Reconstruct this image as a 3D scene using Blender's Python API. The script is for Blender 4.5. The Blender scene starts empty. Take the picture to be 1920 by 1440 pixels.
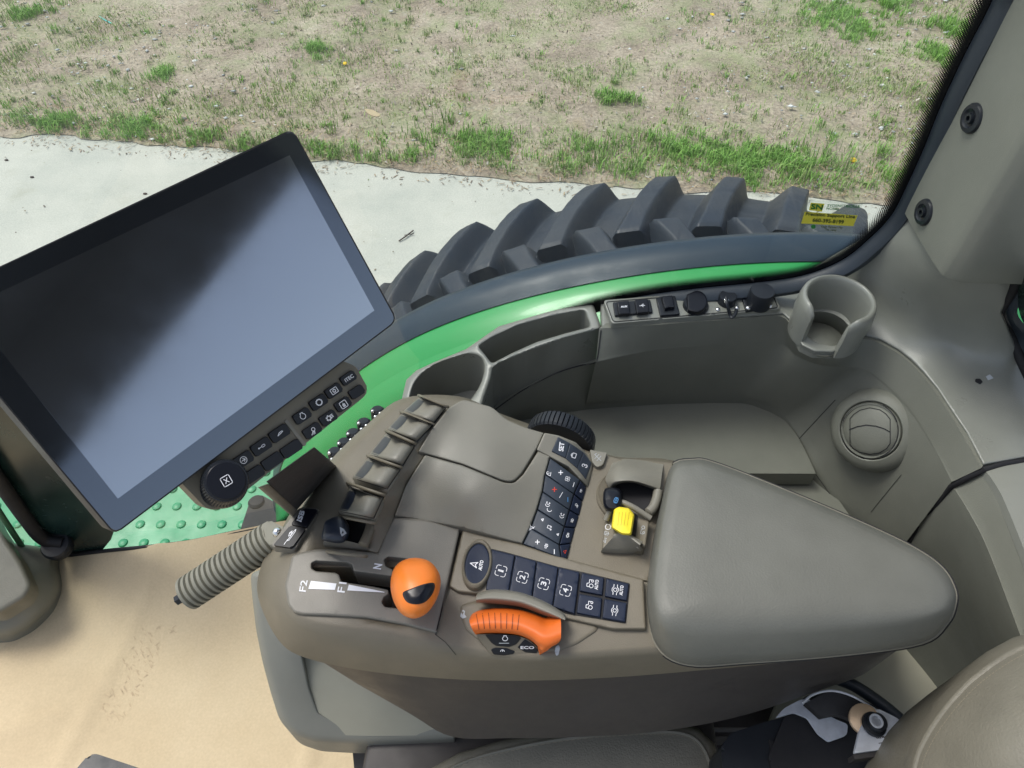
import bpy, bmesh, math, random
import numpy as np
from mathutils import Vector, Matrix
from mathutils.bvhtree import BVHTree
from mathutils.geometry import delaunay_2d_cdt
random.seed(7); rng = np.random.default_rng(11)
SC = bpy.context.scene; COL = SC.collection
# ------------------------------------------------------------------ camera, light
PITCH = 50.0; FPX = 1371.0; CAM = Vector((0, 0, 2.75))
cd = bpy.data.cameras.new('camera'); cam = bpy.data.objects.new('camera', cd); COL.objects.link(cam)
cam.location = CAM; cam.rotation_euler = (math.radians(90-PITCH), 0, 0)
cd.sensor_width = 36; cd.lens = 36*FPX/1920; cd.clip_start = .02; cd.clip_end = 500
SC.camera = cam
SUN_EL, SUN_AZ = 63, 300
w = bpy.data.worlds.new('World'); SC.world = w; w.use_nodes = True
nt = w.node_tree; bg = nt.nodes['Background']
sky = nt.nodes.new('ShaderNodeTexSky'); sky.sky_type = 'NISHITA'; sky.sun_disc = False
sky.sun_elevation = math.radians(SUN_EL); sky.sun_rotation = math.radians(SUN_AZ)
sky.air_density = 1.0; sky.dust_density = 3.0; sky.ozone_density = 1.0
hs_ = nt.nodes.new('ShaderNodeHueSaturation'); hs_.inputs['Saturation'].default_value = .62
nt.links.new(sky.outputs[0], hs_.inputs['Color']); nt.links.new(hs_.outputs[0], bg.inputs[0]); bg.inputs[1].default_value = .135
sd = bpy.data.lights.new('sun', 'SUN'); sun = bpy.data.objects.new('sun', sd); COL.objects.link(sun)
sd.energy = 1.5; sd.angle = math.radians(20); sd.color = (1, .96, .9)
_a, _e = math.radians(SUN_AZ), math.radians(SUN_EL)
sdir = Vector((math.sin(_a)*math.cos(_e), math.cos(_a)*math.cos(_e), math.sin(_e)))
sun.rotation_euler = sdir.to_track_quat('Z', 'Y').to_euler(); sun.location = (0, 0, 12)
SC.view_settings.view_transform = 'Standard'; SC.view_settings.look = 'None'
SC.view_settings.gamma = 1; SC.view_settings.use_curve_mapping = False
SC.view_settings.exposure = 0.63
# ------------------------------------------------------------------ pixel rays -> points at real depths
_p = math.radians(PITCH); FW = Vector((0, math.cos(_p), -math.sin(_p))); UP = Vector((0, math.sin(_p), math.cos(_p))); RT = Vector((1, 0, 0))
def ray(x, y): return FW + RT*((x-960)/FPX) + UP*((720-y)/FPX)
def K(x, y, z):
    d = ray(x, y); return CAM + d*((z-CAM.z)/d.z)
def KY(x, y, yy):
    d = ray(x, y); return CAM + d*(yy/d.y)
def KX(x, y, xx):
    d = ray(x, y); return CAM + d*(xx/d.x)
def KP(x, y, P, n):
    d = ray(x, y); return CAM + d*((P-CAM).dot(n)/d.dot(n))
# ------------------------------------------------------------------ materials
def mat(name, col, rough=.5, metal=0, spec=.5, noise=0, nscale=60, bump=0, bscale=900, coat=0, col2=None, emit=None):
    m = bpy.data.materials.new(name); m.use_nodes = True; n = m.node_tree; b = n.nodes['Principled BSDF']
    b.inputs['Base Color'].default_value = (*col, 1); b.inputs['Roughness'].default_value = rough
    b.inputs['Metallic'].default_value = metal; b.inputs['Specular IOR Level'].default_value = spec
    b.inputs['Coat Weight'].default_value = coat; b.inputs['Coat Roughness'].default_value = .08
    tc = n.nodes.new('ShaderNodeTexCoord')
    if noise or col2:
        t = n.nodes.new('ShaderNodeTexNoise'); t.inputs['Scale'].default_value = nscale; t.inputs['Detail'].default_value = 5
        n.links.new(tc.outputs['Object'], t.inputs['Vector'])
        mx = n.nodes.new('ShaderNodeMix'); mx.data_type = 'RGBA'
        c2 = col2 if col2 else tuple(c*(1-noise) for c in col)
        mx.inputs[6].default_value = (*c2, 1); mx.inputs[7].default_value = (*(col if col2 else tuple(min(1, c*(1+noise)) for c in col)), 1)
        mr = n.nodes.new('ShaderNodeMapRange'); mr.inputs[1].default_value = .35; mr.inputs[2].default_value = .65
        n.links.new(t.outputs[0], mr.inputs[0]); n.links.new(mr.outputs[0], mx.inputs[0]); n.links.new(mx.outputs[2], b.inputs['Base Color'])
    rn = n.nodes.new('ShaderNodeTexNoise'); rn.inputs['Scale'].default_value = 14; rn.inputs['Detail'].default_value = 8; rn.inputs['Roughness'].default_value = .65
    n.links.new(tc.outputs['Object'], rn.inputs['Vector']); rm = n.nodes.new('ShaderNodeMapRange'); rm.inputs[1].default_value = .3; rm.inputs[2].default_value = .7
    k_ = .22 if rough > .2 else .35
    rm.inputs[3].default_value = rough*(1-k_); rm.inputs[4].default_value = min(1, rough*(1+k_)); n.links.new(rn.outputs[0], rm.inputs[0]); n.links.new(rm.outputs[0], b.inputs['Roughness'])
    if bump:
        t2 = n.nodes.new('ShaderNodeTexNoise'); t2.inputs['Scale'].default_value = bscale; t2.inputs['Detail'].default_value = 3
        n.links.new(tc.outputs['Object'], t2.inputs['Vector'])
        bp = n.nodes.new('ShaderNodeBump'); bp.inputs['Strength'].default_value = bump; bp.inputs['Distance'].default_value = .0006
        n.links.new(t2.outputs[0], bp.inputs['Height']); n.links.new(bp.outputs[0], b.inputs['Normal'])
    return m
M = dict(
 taupe=mat('taupe_plastic', (.152, .134, .098), .47, noise=.04, nscale=25, bump=.5),
 plate=mat('grey_taupe_plastic', (.172, .162, .137), .45, noise=.04, nscale=25, bump=.5),
 lid=mat('lid_plastic', (.192, .183, .150), .45, noise=.03, nscale=20, bump=.4),
 pad=mat('armrest_vinyl', (.128, .130, .112), .52, noise=.05, nscale=18, bump=.55, bscale=500),
 wall=mat('cab_trim_plastic', (.168, .172, .142), .5, noise=.04, nscale=20, bump=.5),
 shelf=mat('cab_shelf_plastic', (.225, .23, .20), .32, spec=.7, noise=.04, nscale=12, bump=.4),
 pillar=mat('pillar_plastic', (.190, .195, .165), .55, noise=.04, nscale=12, bump=.4),
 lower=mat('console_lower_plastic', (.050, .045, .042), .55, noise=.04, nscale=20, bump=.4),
 pedestal=mat('pedestal_plastic', (.20, .20, .17), .5, noise=.04, nscale=20, bump=.4),
 panel=mat('pedestal_panel', (.31, .30, .235), .55, noise=.03, nscale=20, bump=.3),
 seat=mat('seat_vinyl', (.175, .165, .13), .5, noise=.06, nscale=30, bump=1.0, bscale=380),
 stitch=mat('stitching', (.30, .27, .2), .8),
 black=mat('black_plastic', (.014, .017, .022), .38, spec=.35, bump=.3),
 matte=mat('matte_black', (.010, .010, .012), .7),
 arm=mat('dark_arm_plastic', (.036, .034, .034), .55, spec=.3, bump=.4),
 key=mat('key_black', (.005, .006, .010), .33, spec=.35),
 keyblue=mat('key_slate', (.014, .021, .042), .45, spec=.22, bump=.2),
 keygrey=mat('key_grey', (.036, .046, .062), .45, spec=.25, bump=.2),
 leverglass=mat('lever_gloss', (.016, .022, .036), .38),
 orange=mat('orange_plastic', (.78, .20, .022), .42, noise=.03, nscale=30),
 orange2=mat('orange_dial', (.66, .135, .015), .45),
 yellow=mat('yellow_plastic', (.82, .66, .03), .45),
 white=mat('white_print', (.78, .79, .82), .6), grey=mat('grey_print', (.45, .48, .5), .6),
 red=mat('red_print', (.6, .05, .03), .6), blue=mat('blue_print', (.08, .25, .5), .6),
 grip=mat('grip_rubber', (.20, .195, .155), .6, noise=.06, nscale=40, bump=.3),
 chrome=mat('chrome', (.75, .75, .75), .12, metal=1),
 steel=mat('zinc_steel', (.62, .66, .72), .4, metal=.3, noise=.12, nscale=60),
 brass=mat('brass_washer', (.62, .46, .30), .4, metal=.4),
 rubber=mat('seal_rubber', (.028, .038, .050), .42, bump=.3),
 rim=mat('fender_rubber', (.016, .032, .050), .40, spec=.35, bump=.2, bscale=400),
 tyre=mat('tyre_rubber', (.022, .031, .045), .50, col2=(.036, .043, .052), nscale=9, spec=.32, bump=.6, bscale=120),
 green=mat('green_paint', (.014, .27, .060), .35, coat=.2),
 step=mat('green_step', (.035, .29, .13), .4, noise=.1, nscale=12),
 darkglass=mat('dark_panel', (.012, .030, .026), .25, noise=.5, nscale=5),
 bezel=mat('monitor_bezel', (.155, .175, .205), .09, metal=.93),
 screen=mat('monitor_screen', (.41, .44, .485), .10, metal=.97),
 stickw=mat('sticker_clear', (.62, .68, .62), .3), sticky=mat('sticker_yellow', (.72, .66, .06), .5), stickg=mat('sticker_green', (.03, .24, .05), .5),
 stickd=mat('sticker_ink', (.10, .13, .04), .6),
 tan=mat('dry_tan', (.45, .36, .22), .8), bone=mat('white_stone', (.62, .62, .58), .8, noise=.2, nscale=30), bark=mat('dark_bark', (.06, .045, .04), .9), cyan=mat('cyan_plastic', (.08, .45, .42), .5),
 dand=mat('dandelion_yellow', (.85, .55, .01), .7), stem=mat('stem_green', (.09, .20, .04), .7),
 liner=mat('roof_liner', (.035, .037, .042), .8),
)
# ------------------------------------------------------------------ object helpers
def thing(name, label, cat, loc=(0, 0, 0), group=None, kind=None):
    o = bpy.data.objects.new(name, None); COL.objects.link(o); o.location = loc; o.empty_display_size = .05
    tag(o, label, cat, group, kind); return o
def tag(o, label=None, cat=None, group=None, kind=None):
    if label: o['label'] = label
    if cat: o['category'] = cat
    if group: o['group'] = group
    if kind: o['kind'] = kind
    return o
def wloc(o):
    v = Vector((0, 0, 0))
    while o: v = v + Vector(o.location); o = o.parent
    return v
def link(name, me, m, parent=None, smooth=30):
    o = bpy.data.objects.new(name, me); COL.objects.link(o)
    if m is not None: me.materials.append(m)
    if parent is not None:
        o.parent = parent; o.location = -wloc(parent)
    if smooth:
        me.shade_smooth(); me.set_sharp_from_angle(angle=math.radians(smooth))
    return o
def mk(name, vs, fs, m, parent=None, smooth=35, recalc=True):
    me = bpy.data.meshes.new(name); me.from_pydata([tuple(v) for v in vs], [], fs); me.update()
    if recalc:
        b = bmesh.new(); b.from_mesh(me); bmesh.ops.recalc_face_normals(b, faces=b.faces); b.to_mesh(me); b.free()
    return link(name, me, m, parent, smooth)
def cr(pts, n=6, closed=True):
    """catmull-rom through points"""
    P = [np.array(p, float) for p in pts]; L = len(P); out = []
    R = range(L) if closed else range(L-1)
    for i in R:
        if closed: a, b, c, d = P[(i-1) % L], P[i], P[(i+1) % L], P[(i+2) % L]
        else: a, b, c, d = P[max(i-1, 0)], P[i], P[i+1], P[min(i+2, L-1)]
        for k in range(n):
            t = k/n
            out.append(.5*((2*b)+(-a+c)*t+(2*a-5*b+4*c-d)*t*t+(-a+3*b-3*c+d)*t**3))
    if not closed: out.append(P[-1])
    return out
def rnd(pts, r, n=4):
    """polygon with rounded corners"""
    P = [np.array(p, float) for p in pts]; L = len(P); out = []
    for i in range(L):
        a, b, c = P[i-1], P[i], P[(i+1) % L]
        ri = r[i] if isinstance(r, (list, tuple)) else r
        la, lc = np.linalg.norm(a-b), np.linalg.norm(c-b)
        q = min(ri, la*.45, lc*.45)
        if q < .05: out.append(b); continue
        s, e = b+(a-b)/la*q, b+(c-b)/lc*q
        for k in range(n+1):
            t = k/n; out.append((1-t)**2*s+2*t*(1-t)*b+t*t*e)
    return out
def ell(cx, cy, rx, ry, rot=0, n=40, a0=0, a1=360):
    o = []; c, s = math.cos(math.radians(rot)), math.sin(math.radians(rot))
    full = abs(a1-a0) >= 360
    for k in range(n if full else n+1):
        t = math.radians(a0+(a1-a0)*k/n); x, y = rx*math.cos(t), ry*math.sin(t)
        o.append((cx+x*c-y*s, cy+x*s+y*c))
    return o
def zfit(ctrl):
    C = np.array(ctrl, float); P = C[:, :2]/100; n = len(C)
    def U(r): return np.where(r > 1e-9, r*r*np.log(r+1e-12), 0)
    A = np.zeros((n+3, n+3)); D = np.linalg.norm(P[:, None]-P[None], axis=2); A[:n, :n] = U(D)
    A[:n, n] = 1; A[:n, n+1:] = P; A[n, :n] = 1; A[n+1:, :n] = P.T
    S = np.linalg.lstsq(A, np.r_[C[:, 2], 0, 0, 0], rcond=None)[0]
    def f(x, y):
        q = np.array([x, y])/100; r = np.linalg.norm(P-q, axis=1)
        return float(S[:n] @ U(r)+S[n]+S[n+1:] @ q)
    return f
def inpoly(pts, poly):
    x, y = pts[:, 0], pts[:, 1]; P = np.array(poly); c = np.zeros(len(pts), bool); j = len(P)-1
    for i in range(len(P)):
        xi, yi = P[i]; xj, yj = P[j]
        if yi != yj: c ^= ((yi > y) != (yj > y)) & (x < (xj-xi)*(y-yi)/(yj-yi)+xi)
        j = i
    return c
def segdist(pts, poly):
    P = np.array(poly); Q = np.roll(P, -1, axis=0); d = np.full(len(pts), 1e9)
    for a, b in zip(P, Q):
        ab = b-a; L = ab @ ab+1e-12; t = np.clip(((pts-a) @ ab)/L, 0, 1)
        d = np.minimum(d, np.linalg.norm(pts-a-t[:, None]*ab, axis=1))
    return d
def dens(poly, s):
    out = []; L = len(poly)
    for i in range(L):
        a, b = np.array(poly[i], float), np.array(poly[(i+1) % L], float); n = max(1, int(math.ceil(np.linalg.norm(b-a)/s)))
        for k in range(n): out.append(a+(b-a)*k/n)
    return out
def sheet(name, outline, zf, m, parent=None, holes=(), r=4, drop=None, depth=.03, hdepth=None, step=9, hr=None, floor=True, smooth=40):
    """a moulded panel: outline (px) lifted on to the height surface zf, rounded rim, real side walls, holes with walls and floors"""
    if not callable(zf): z0 = zf; zf = lambda x, y: z0
    if drop is None: drop = r*.0006
    hr = r if hr is None else hr
    loops = [dens(outline, step)]+[dens(h, step*.6) for h in holes]
    pts = []; edges = []; own = []
    for li, l in enumerate(loops):
        b = len(pts); own.append((b, len(l)))
        pts += [tuple(p) for p in l]; edges += [(b+i, b+(i+1) % len(l)) for i in range(len(l))]
    ext = []
    for li, l in enumerate(loops):
        P = np.array(l); T = np.roll(P, -1, 0)-np.roll(P, 1, 0); T /= np.linalg.norm(T, axis=1)[:, None]+1e-9
        N = np.c_[-T[:, 1], T[:, 0]]
        rr = r if li == 0 else hr
        for s in (1, -1):
            for f in (.12, .4, .75, 1.05): ext.append(P+N*s*rr*f)
    A = np.array(loops[0]); x0, y0 = A.min(0); x1, y1 = A.max(0)
    gx, gy = np.meshgrid(np.arange(x0+step/2, x1, step), np.arange(y0+step/2, y1, step))
    gx[::2] += step/2
    G = np.c_[gx.ravel(), gy.ravel()]
    def ok(Q, dmin):
        k = inpoly(Q, loops[0])
        for h in loops[1:]: k &= ~inpoly(Q, h)
        d = np.full(len(Q), 1e9)
        for i, l in enumerate(loops): d = np.minimum(d, segdist(Q, l)/(1 if i == 0 else 1))
        return Q[k & (d > dmin)]
    E_ = np.concatenate(ext); E_ = ok(E_, min(r, hr)*.1)
    G = ok(G, max(r, hr)*1.2)
    allp = [Vector(p) for p in pts]+[Vector(p) for p in E_]+[Vector(p) for p in G]
    vo, eo, fo, ov, oe, of = delaunay_2d_cdt(allp, edges, [], 0, 1e-4)
    V2 = np.array([tuple(v) for v in vo]); F = [f for f in fo]
    C = np.array([V2[list(f)].mean(0) for f in F]); keep = inpoly(C, loops[0])
    for h in loops[1:]: keep &= ~inpoly(C, h)
    F = [f for f, k in zip(F, keep) if k]
    D = np.zeros(len(V2))
    for i, l in enumerate(loops):
        rr = r if i == 0 else hr
        t = np.clip(segdist(V2, l)/max(rr, .01), 0, 1); D = np.maximum(D, drop*(rr/max(r, .01))*(1-np.sqrt(np.clip(1-(1-t)**2, 0, 1))))
    V = [K(x, y, zf(x, y)-D[i]) for i, (x, y) in enumerate(V2)]
    # orient up
    FF = []
    for f in F:
        a, b, c = V2[f[0]], V2[f[1]], V2[f[2]]
        FF.append(tuple(f) if (b[0]-a[0])*(c[1]-a[1])-(b[1]-a[1])*(c[0]-a[0]) < 0 else tuple(reversed(f)))
    F = FF
    ed = {}
    for f in F:
        for i in range(len(f)):
            a, b = f[i], f[(i+1) % len(f)]; ed[(a, b)] = 1
    bd = [(a, b) for (a, b) in ed if (b, a) not in ed]
    hd = hdepth if hdepth is not None else depth
    lo = {}
    hb = [inpoly(V2, dens(h, 3)) | (segdist(V2, h) < .3) for h in loops[1:]]
    def low(i):
        if i not in lo:
            dd = depth
            for h in hb:
                if h[i]: dd = hd
            lo[i] = len(V); V.append(V[i]-Vector((0, 0, dd)))
        return lo[i]
    for a, b in bd: F.append((b, a, low(a), low(b)))
    if holes and floor:
        nxt = {a: b for a, b in bd}
        for h, msk in zip(loops[1:], hb):
            st = [a for a in nxt if msk[a]]
            if not st: continue
            cur = st[0]; lp = []
            while cur not in lp and cur in nxt: lp.append(cur); cur = nxt[cur]
            F.append(tuple(lo[i] for i in lp))
    return mk(name, V, F, m, parent, smooth, recalc=False)
def prism(name, pts3, vec, m, parent=None, bev=0, seg=3, smooth=35):
    """outline (3d) extruded by vec, top rim rounded"""
    b = bmesh.new(); vec = Vector(vec)
    top = [b.verts.new(p) for p in pts3]; bot = [b.verts.new(Vector(p)+vec) for p in pts3]
    ft = b.faces.new(top); b.faces.new(list(reversed(bot))); n = len(top)
    for i in range(n): b.faces.new((top[i], bot[i], bot[(i+1) % n], top[(i+1) % n]))
    if bev:
        bmesh.ops.bevel(b, geom=list(ft.edges), offset=bev, segments=seg, affect='EDGES', profile=.5, clamp_overlap=True)
    bmesh.ops.recalc_face_normals(b, faces=b.faces)
    caps = sorted(b.faces, key=lambda f: -f.calc_area())[:2]
    me = bpy.data.meshes.new(name); b.verts.index_update(); ci = set(tuple(sorted((e.verts[0].index, e.verts[1].index))) for f in caps for e in f.edges); b.to_mesh(me); b.free()
    o = link(name, me, m, parent, smooth)
    if smooth:
        for e in me.edges:
            if tuple(sorted(e.vertices)) in ci: e.use_edge_sharp = True
    return o
def pk(name, out, z, h, m, parent=None, bev=.001, smooth=35):
    return prism(name, [K(x, y, z) for x, y in out], (0, 0, -h), m, parent, bev, smooth=smooth)
def box(name, lo, hi, m, parent=None, bev=0):
    (a, b_, c), (d, e, f) = lo, hi
    b = bmesh.new(); bmesh.ops.create_cube(b, size=1)
    for v in b.verts: v.co = Vector(((a+d)/2+v.co.x*(d-a), (b_+e)/2+v.co.y*(e-b_), (c+f)/2+v.co.z*(f-c)))
    if bev: bmesh.ops.bevel(b, geom=list(b.edges), offset=bev, segments=3, affect='EDGES')
    me = bpy.data.meshes.new(name); b.to_mesh(me); b.free(); return link(name, me, m, parent)
def rings(name, R, m, parent=None, cap0=True, cap1=True, closed=True, smooth=40):
    V = []; F = []; n = len(R[0])
    for r in R: V += [Vector(p) for p in r]
    for i in range(len(R)-1):
        for j in range(n if closed else n-1):
            a, b = i*n+j, i*n+(j+1) % n; F.append((a, b, b+n, a+n))
    if cap0: F.append(tuple(range(n)))
    if cap1: F.append(tuple((len(R)-1)*n+j for j in range(n)))
    return mk(name, V, F, m, parent, smooth)
def grid(name, rows, m, parent=None, nu=6, nv=4, back=None, smooth=50):
    """smooth patch through rows of 3d control points, with thickness 'back'"""
    A = [cr(r, nu, False) for r in rows]
    cols = [cr([A[i][j] for i in range(len(A))], nv, False) for j in range(len(A[0]))]
    nr, nc = len(cols[0]), len(cols)
    V = [Vector(cols[j][i]) for i in range(nr) for j in range(nc)]; F = []
    for i in range(nr-1):
        for j in range(nc-1): F.append((i*nc+j, i*nc+j+1, (i+1)*nc+j+1, (i+1)*nc+j))
    if back is not None:
        n0 = len(V); V += [v+Vector(back) for v in V]
        F += [tuple(n0+k for k in reversed(f)) for f in F]
        B = [j for j in range(nc)]+[i*nc+nc-1 for i in range(1, nr)]+[(nr-1)*nc+j for j in range(nc-2, -1, -1)]+[i*nc for i in range(nr-2, 0, -1)]
        for a, b in zip(B, B[1:]+B[:1]): F.append((a, b, b+n0, a+n0))
    return mk(name, V, F, m, parent, smooth)
def basis(ax):
    ax = Vector(ax).normalized(); h = Vector((0, 0, 1)) if abs(ax.z) < .9 else Vector((0, 1, 0))
    u = h.cross(ax).normalized(); return u, ax.cross(u), ax
def lathe(name, c, ax, prof, m, parent=None, n=40, ribs=0, rd=.0, ribrange=None, smooth=35, sx=1, sy=1):
    """prof: (radius, height along axis)"""
    u, v, a = basis(ax); c = Vector(c); R = []
    for (r, h) in prof:
        ring = []
        for k in range(n):
            t = 2*math.pi*k/n; rr = r
            if ribs and ribrange and ribrange[0] <= h <= ribrange[1]:
                ph = (k*ribs/n) % 1; rr = r-(rd if ph > .72 else 0)
            ring.append(c+u*math.cos(t)*rr*sx+v*math.sin(t)*rr*sy+a*h)
        R.append(ring)
    return rings(name, R, m, parent, smooth=smooth)
def tube(name, path, r, m, parent=None, n=10, closed=False, flat=1, cap=True):
    P = [Vector(p) for p in path]; R = []
    N0 = None
    for i, p in enumerate(P):
        if closed: t = (P[(i+1) % len(P)]-P[i-1])
        else: t = P[min(i+1, len(P)-1)]-P[max(i-1, 0)]
        t.normalize()
        if N0 is None: N0 = basis(t)[0]
        N0 = (N0-t*N0.dot(t)).normalized(); B = t.cross(N0)
        rr = r[i] if isinstance(r, (list, tuple)) else r
        R.append([p+N0*math.cos(2*math.pi*k/n)*rr+B*math.sin(2*math.pi*k/n)*rr*flat for k in range(n)])
    if closed: R.append(R[0])
    return rings(name, R, m, parent, cap0=not closed and cap, cap1=not closed and cap)
def ball(name, c, r, m, parent=None, s=(1, 1, 1), sub=2):
    b = bmesh.new(); bmesh.ops.create_icosphere(b, subdivisions=sub, radius=r)
    for v in b.verts: v.co = Vector((v.co.x*s[0], v.co.y*s[1], v.co.z*s[2]))+Vector(c)
    me = bpy.data.meshes.new(name); b.to_mesh(me); b.free(); return link(name, me, m, parent, 180)
def join(name, obs, parent=None, m=None):
    """merge helper meshes of ONE piece"""
    b = bmesh.new(); mats = []
    par = parent
    for o in obs:
        me = o.data; off = wloc(o)
        if me.materials[0] not in mats: mats.append(me.materials[0])
        mi = mats.index(me.materials[0]); n0 = len(b.faces)
        t = bmesh.new(); t.from_mesh(me)
        for v in t.verts: v.co += off
        tm = bpy.data.meshes.new('t'); t.to_mesh(tm); t.free(); b.from_mesh(tm); bpy.data.meshes.remove(tm)
        b.faces.ensure_lookup_table()
        for f in b.faces[n0:]: f.material_index = mi
    me = bpy.data.meshes.new(name); b.to_mesh(me); b.free()
    for o in obs: bpy.data.objects.remove(o)
    o = bpy.data.objects.new(name, me); COL.objects.link(o)
    for q in mats: me.materials.append(q)
    if par is not None: o.parent = par; o.location = -wloc(par)
    me.shade_smooth(); me.set_sharp_from_angle(angle=math.radians(35))
    return o
# ---- prints: marks laid on a real surface
_bv = {}
def bvh(o):
    if o.name not in _bv:
        L = wloc(o); _bv[o.name] = BVHTree.FromPolygons([v.co+L for v in o.data.vertices], [tuple(p.vertices) for p in o.data.polygons])
    return _bv[o.name]
def drape(name, P, F, target, m, parent, off=.0005):
    T = target if isinstance(target, list) else [target]
    out = []; last = None; miss = []
    for i, (x, y) in enumerate(P):
        d = ray(x, y).normalized(); best = None
        for t in T:
            h = bvh(t).ray_cast(CAM, d)
            if h[0] is not None and (best is None or h[3] < best): best = h[3]
        if best is None: miss.append(i); out.append(None)
        else: last = best; out.append(CAM+d*(best-off/max(.35, 1)))
    if last is None: raise Exception('drape miss '+name)
    for i in miss:
        d = ray(*P[i]).normalized(); out[i] = CAM+d*(last-off)
    return mk(name, out, F, m, parent, 0, recalc=False)
_tc = {}
def textmesh(s):
    if s not in _tc:
        c = bpy.data.curves.new('t', 'FONT'); c.body = s; c.resolution_u = 3; o = bpy.data.objects.new('t', c); COL.objects.link(o)
        bpy.context.view_layer.update(); me = bpy.data.meshes.new_from_object(o.evaluated_get(bpy.context.evaluated_depsgraph_get()))
        V = np.array([v.co[:2] for v in me.vertices]); F = [tuple(p.vertices) for p in me.polygons]
        bpy.data.objects.remove(o); bpy.data.curves.remove(c); bpy.data.meshes.remove(me)
        V -= V.min(0); V /= V.max(0); _tc[s] = (V, F)
    return _tc[s]
def text(s, p0, p1, up, target, m, parent, name='lettering', bold=0, off=.0006):
    V, F = textmesh(s); p0, p1, up = np.array(p0, float), np.array(p1, float), np.array(up, float)
    P = [p0+v[0]*(p1-p0)+v[1]*up for v in V]; F2 = list(F)
    if bold:
        e = (p1-p0)/np.linalg.norm(p1-p0)*bold; u2 = up/np.linalg.norm(up)*bold; n = len(P); Q = list(P)
        for k, dlt in enumerate((e, u2, e+u2)):
            Q += [p+dlt for p in P]; F2 += [tuple(i+n*(k+1) for i in f) for f in F]
        P = Q
    return drape(name, P, F2, target, m, parent, off)
def strokes(lines, c, R, U, wd, target, m, parent, name='symbol', off=.0006):
    """lines in icon units -> ribbons; c centre px, R right vector px, U up vector px"""
    c, R, U = np.array(c, float), np.array(R, float), np.array(U, float); P = []; F = []
    for ln in lines:
        Q = [c+a*R+b*U for a, b in ln]
        if len(ln) > 2 and ln[0] == ln[-1] and False: pass
        for a, b in zip(Q, Q[1:]):
            d = b-a; L = np.linalg.norm(d)
            if L < .01: continue
            d /= L; nrm = np.array([-d[1], d[0]])*wd/2; e = d*wd*.35; i = len(P); ns = max(1, int(math.ceil(L/5)))
            for q in range(ns+1): m_ = (a-e)+(b-a+2*e)*q/ns; P += [m_-nrm, m_+nrm]
            for q in range(ns): F.append((i+2*q, i+2*q+2, i+2*q+3, i+2*q+1))
    return drape(name, P, F, target, m, parent, off)
def fill(poly, target, m, parent, name='mark', off=.0006):
    P = [tuple(p) for p in poly]; V, e, F, *_ = delaunay_2d_cdt([Vector(p) for p in P], [(i, (i+1) % len(P)) for i in range(len(P))], [], 1, 1e-5)
    return drape(name, [tuple(v) for v in V], [tuple(f) for f in F], target, m, parent, off)
def arc(cx, cy, r, a0, a1, n=12): return [(cx+r*math.cos(math.radians(a0+(a1-a0)*k/n)), cy+r*math.sin(math.radians(a0+(a1-a0)*k/n))) for k in range(n+1)]
def gear(r, n=10, d=.2):
    o = []
    for k in range(n):
        for f, q in ((0, r), (.25, r), (.3, r+d), (.7, r+d), (.75, r)): t = 2*math.pi*(k+f)/n; o.append((q*math.cos(t), q*math.sin(t)))
    return o+[o[0]]
def rr_(w=1, h=1, q=.3):
    o = []
    for cx, cy, a in ((w-q, h-q, 0), (-w+q, h-q, 90), (-w+q, -h+q, 180), (w-q, -h+q, 270)): o += arc(cx, cy, q, a, a+90, 4)
    return o+[o[0]]
tractor = [(-1, -.3), (-1, .3), (-.2, .3), (-.1, .8), (.6, .8), (.7, 0)]
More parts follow.
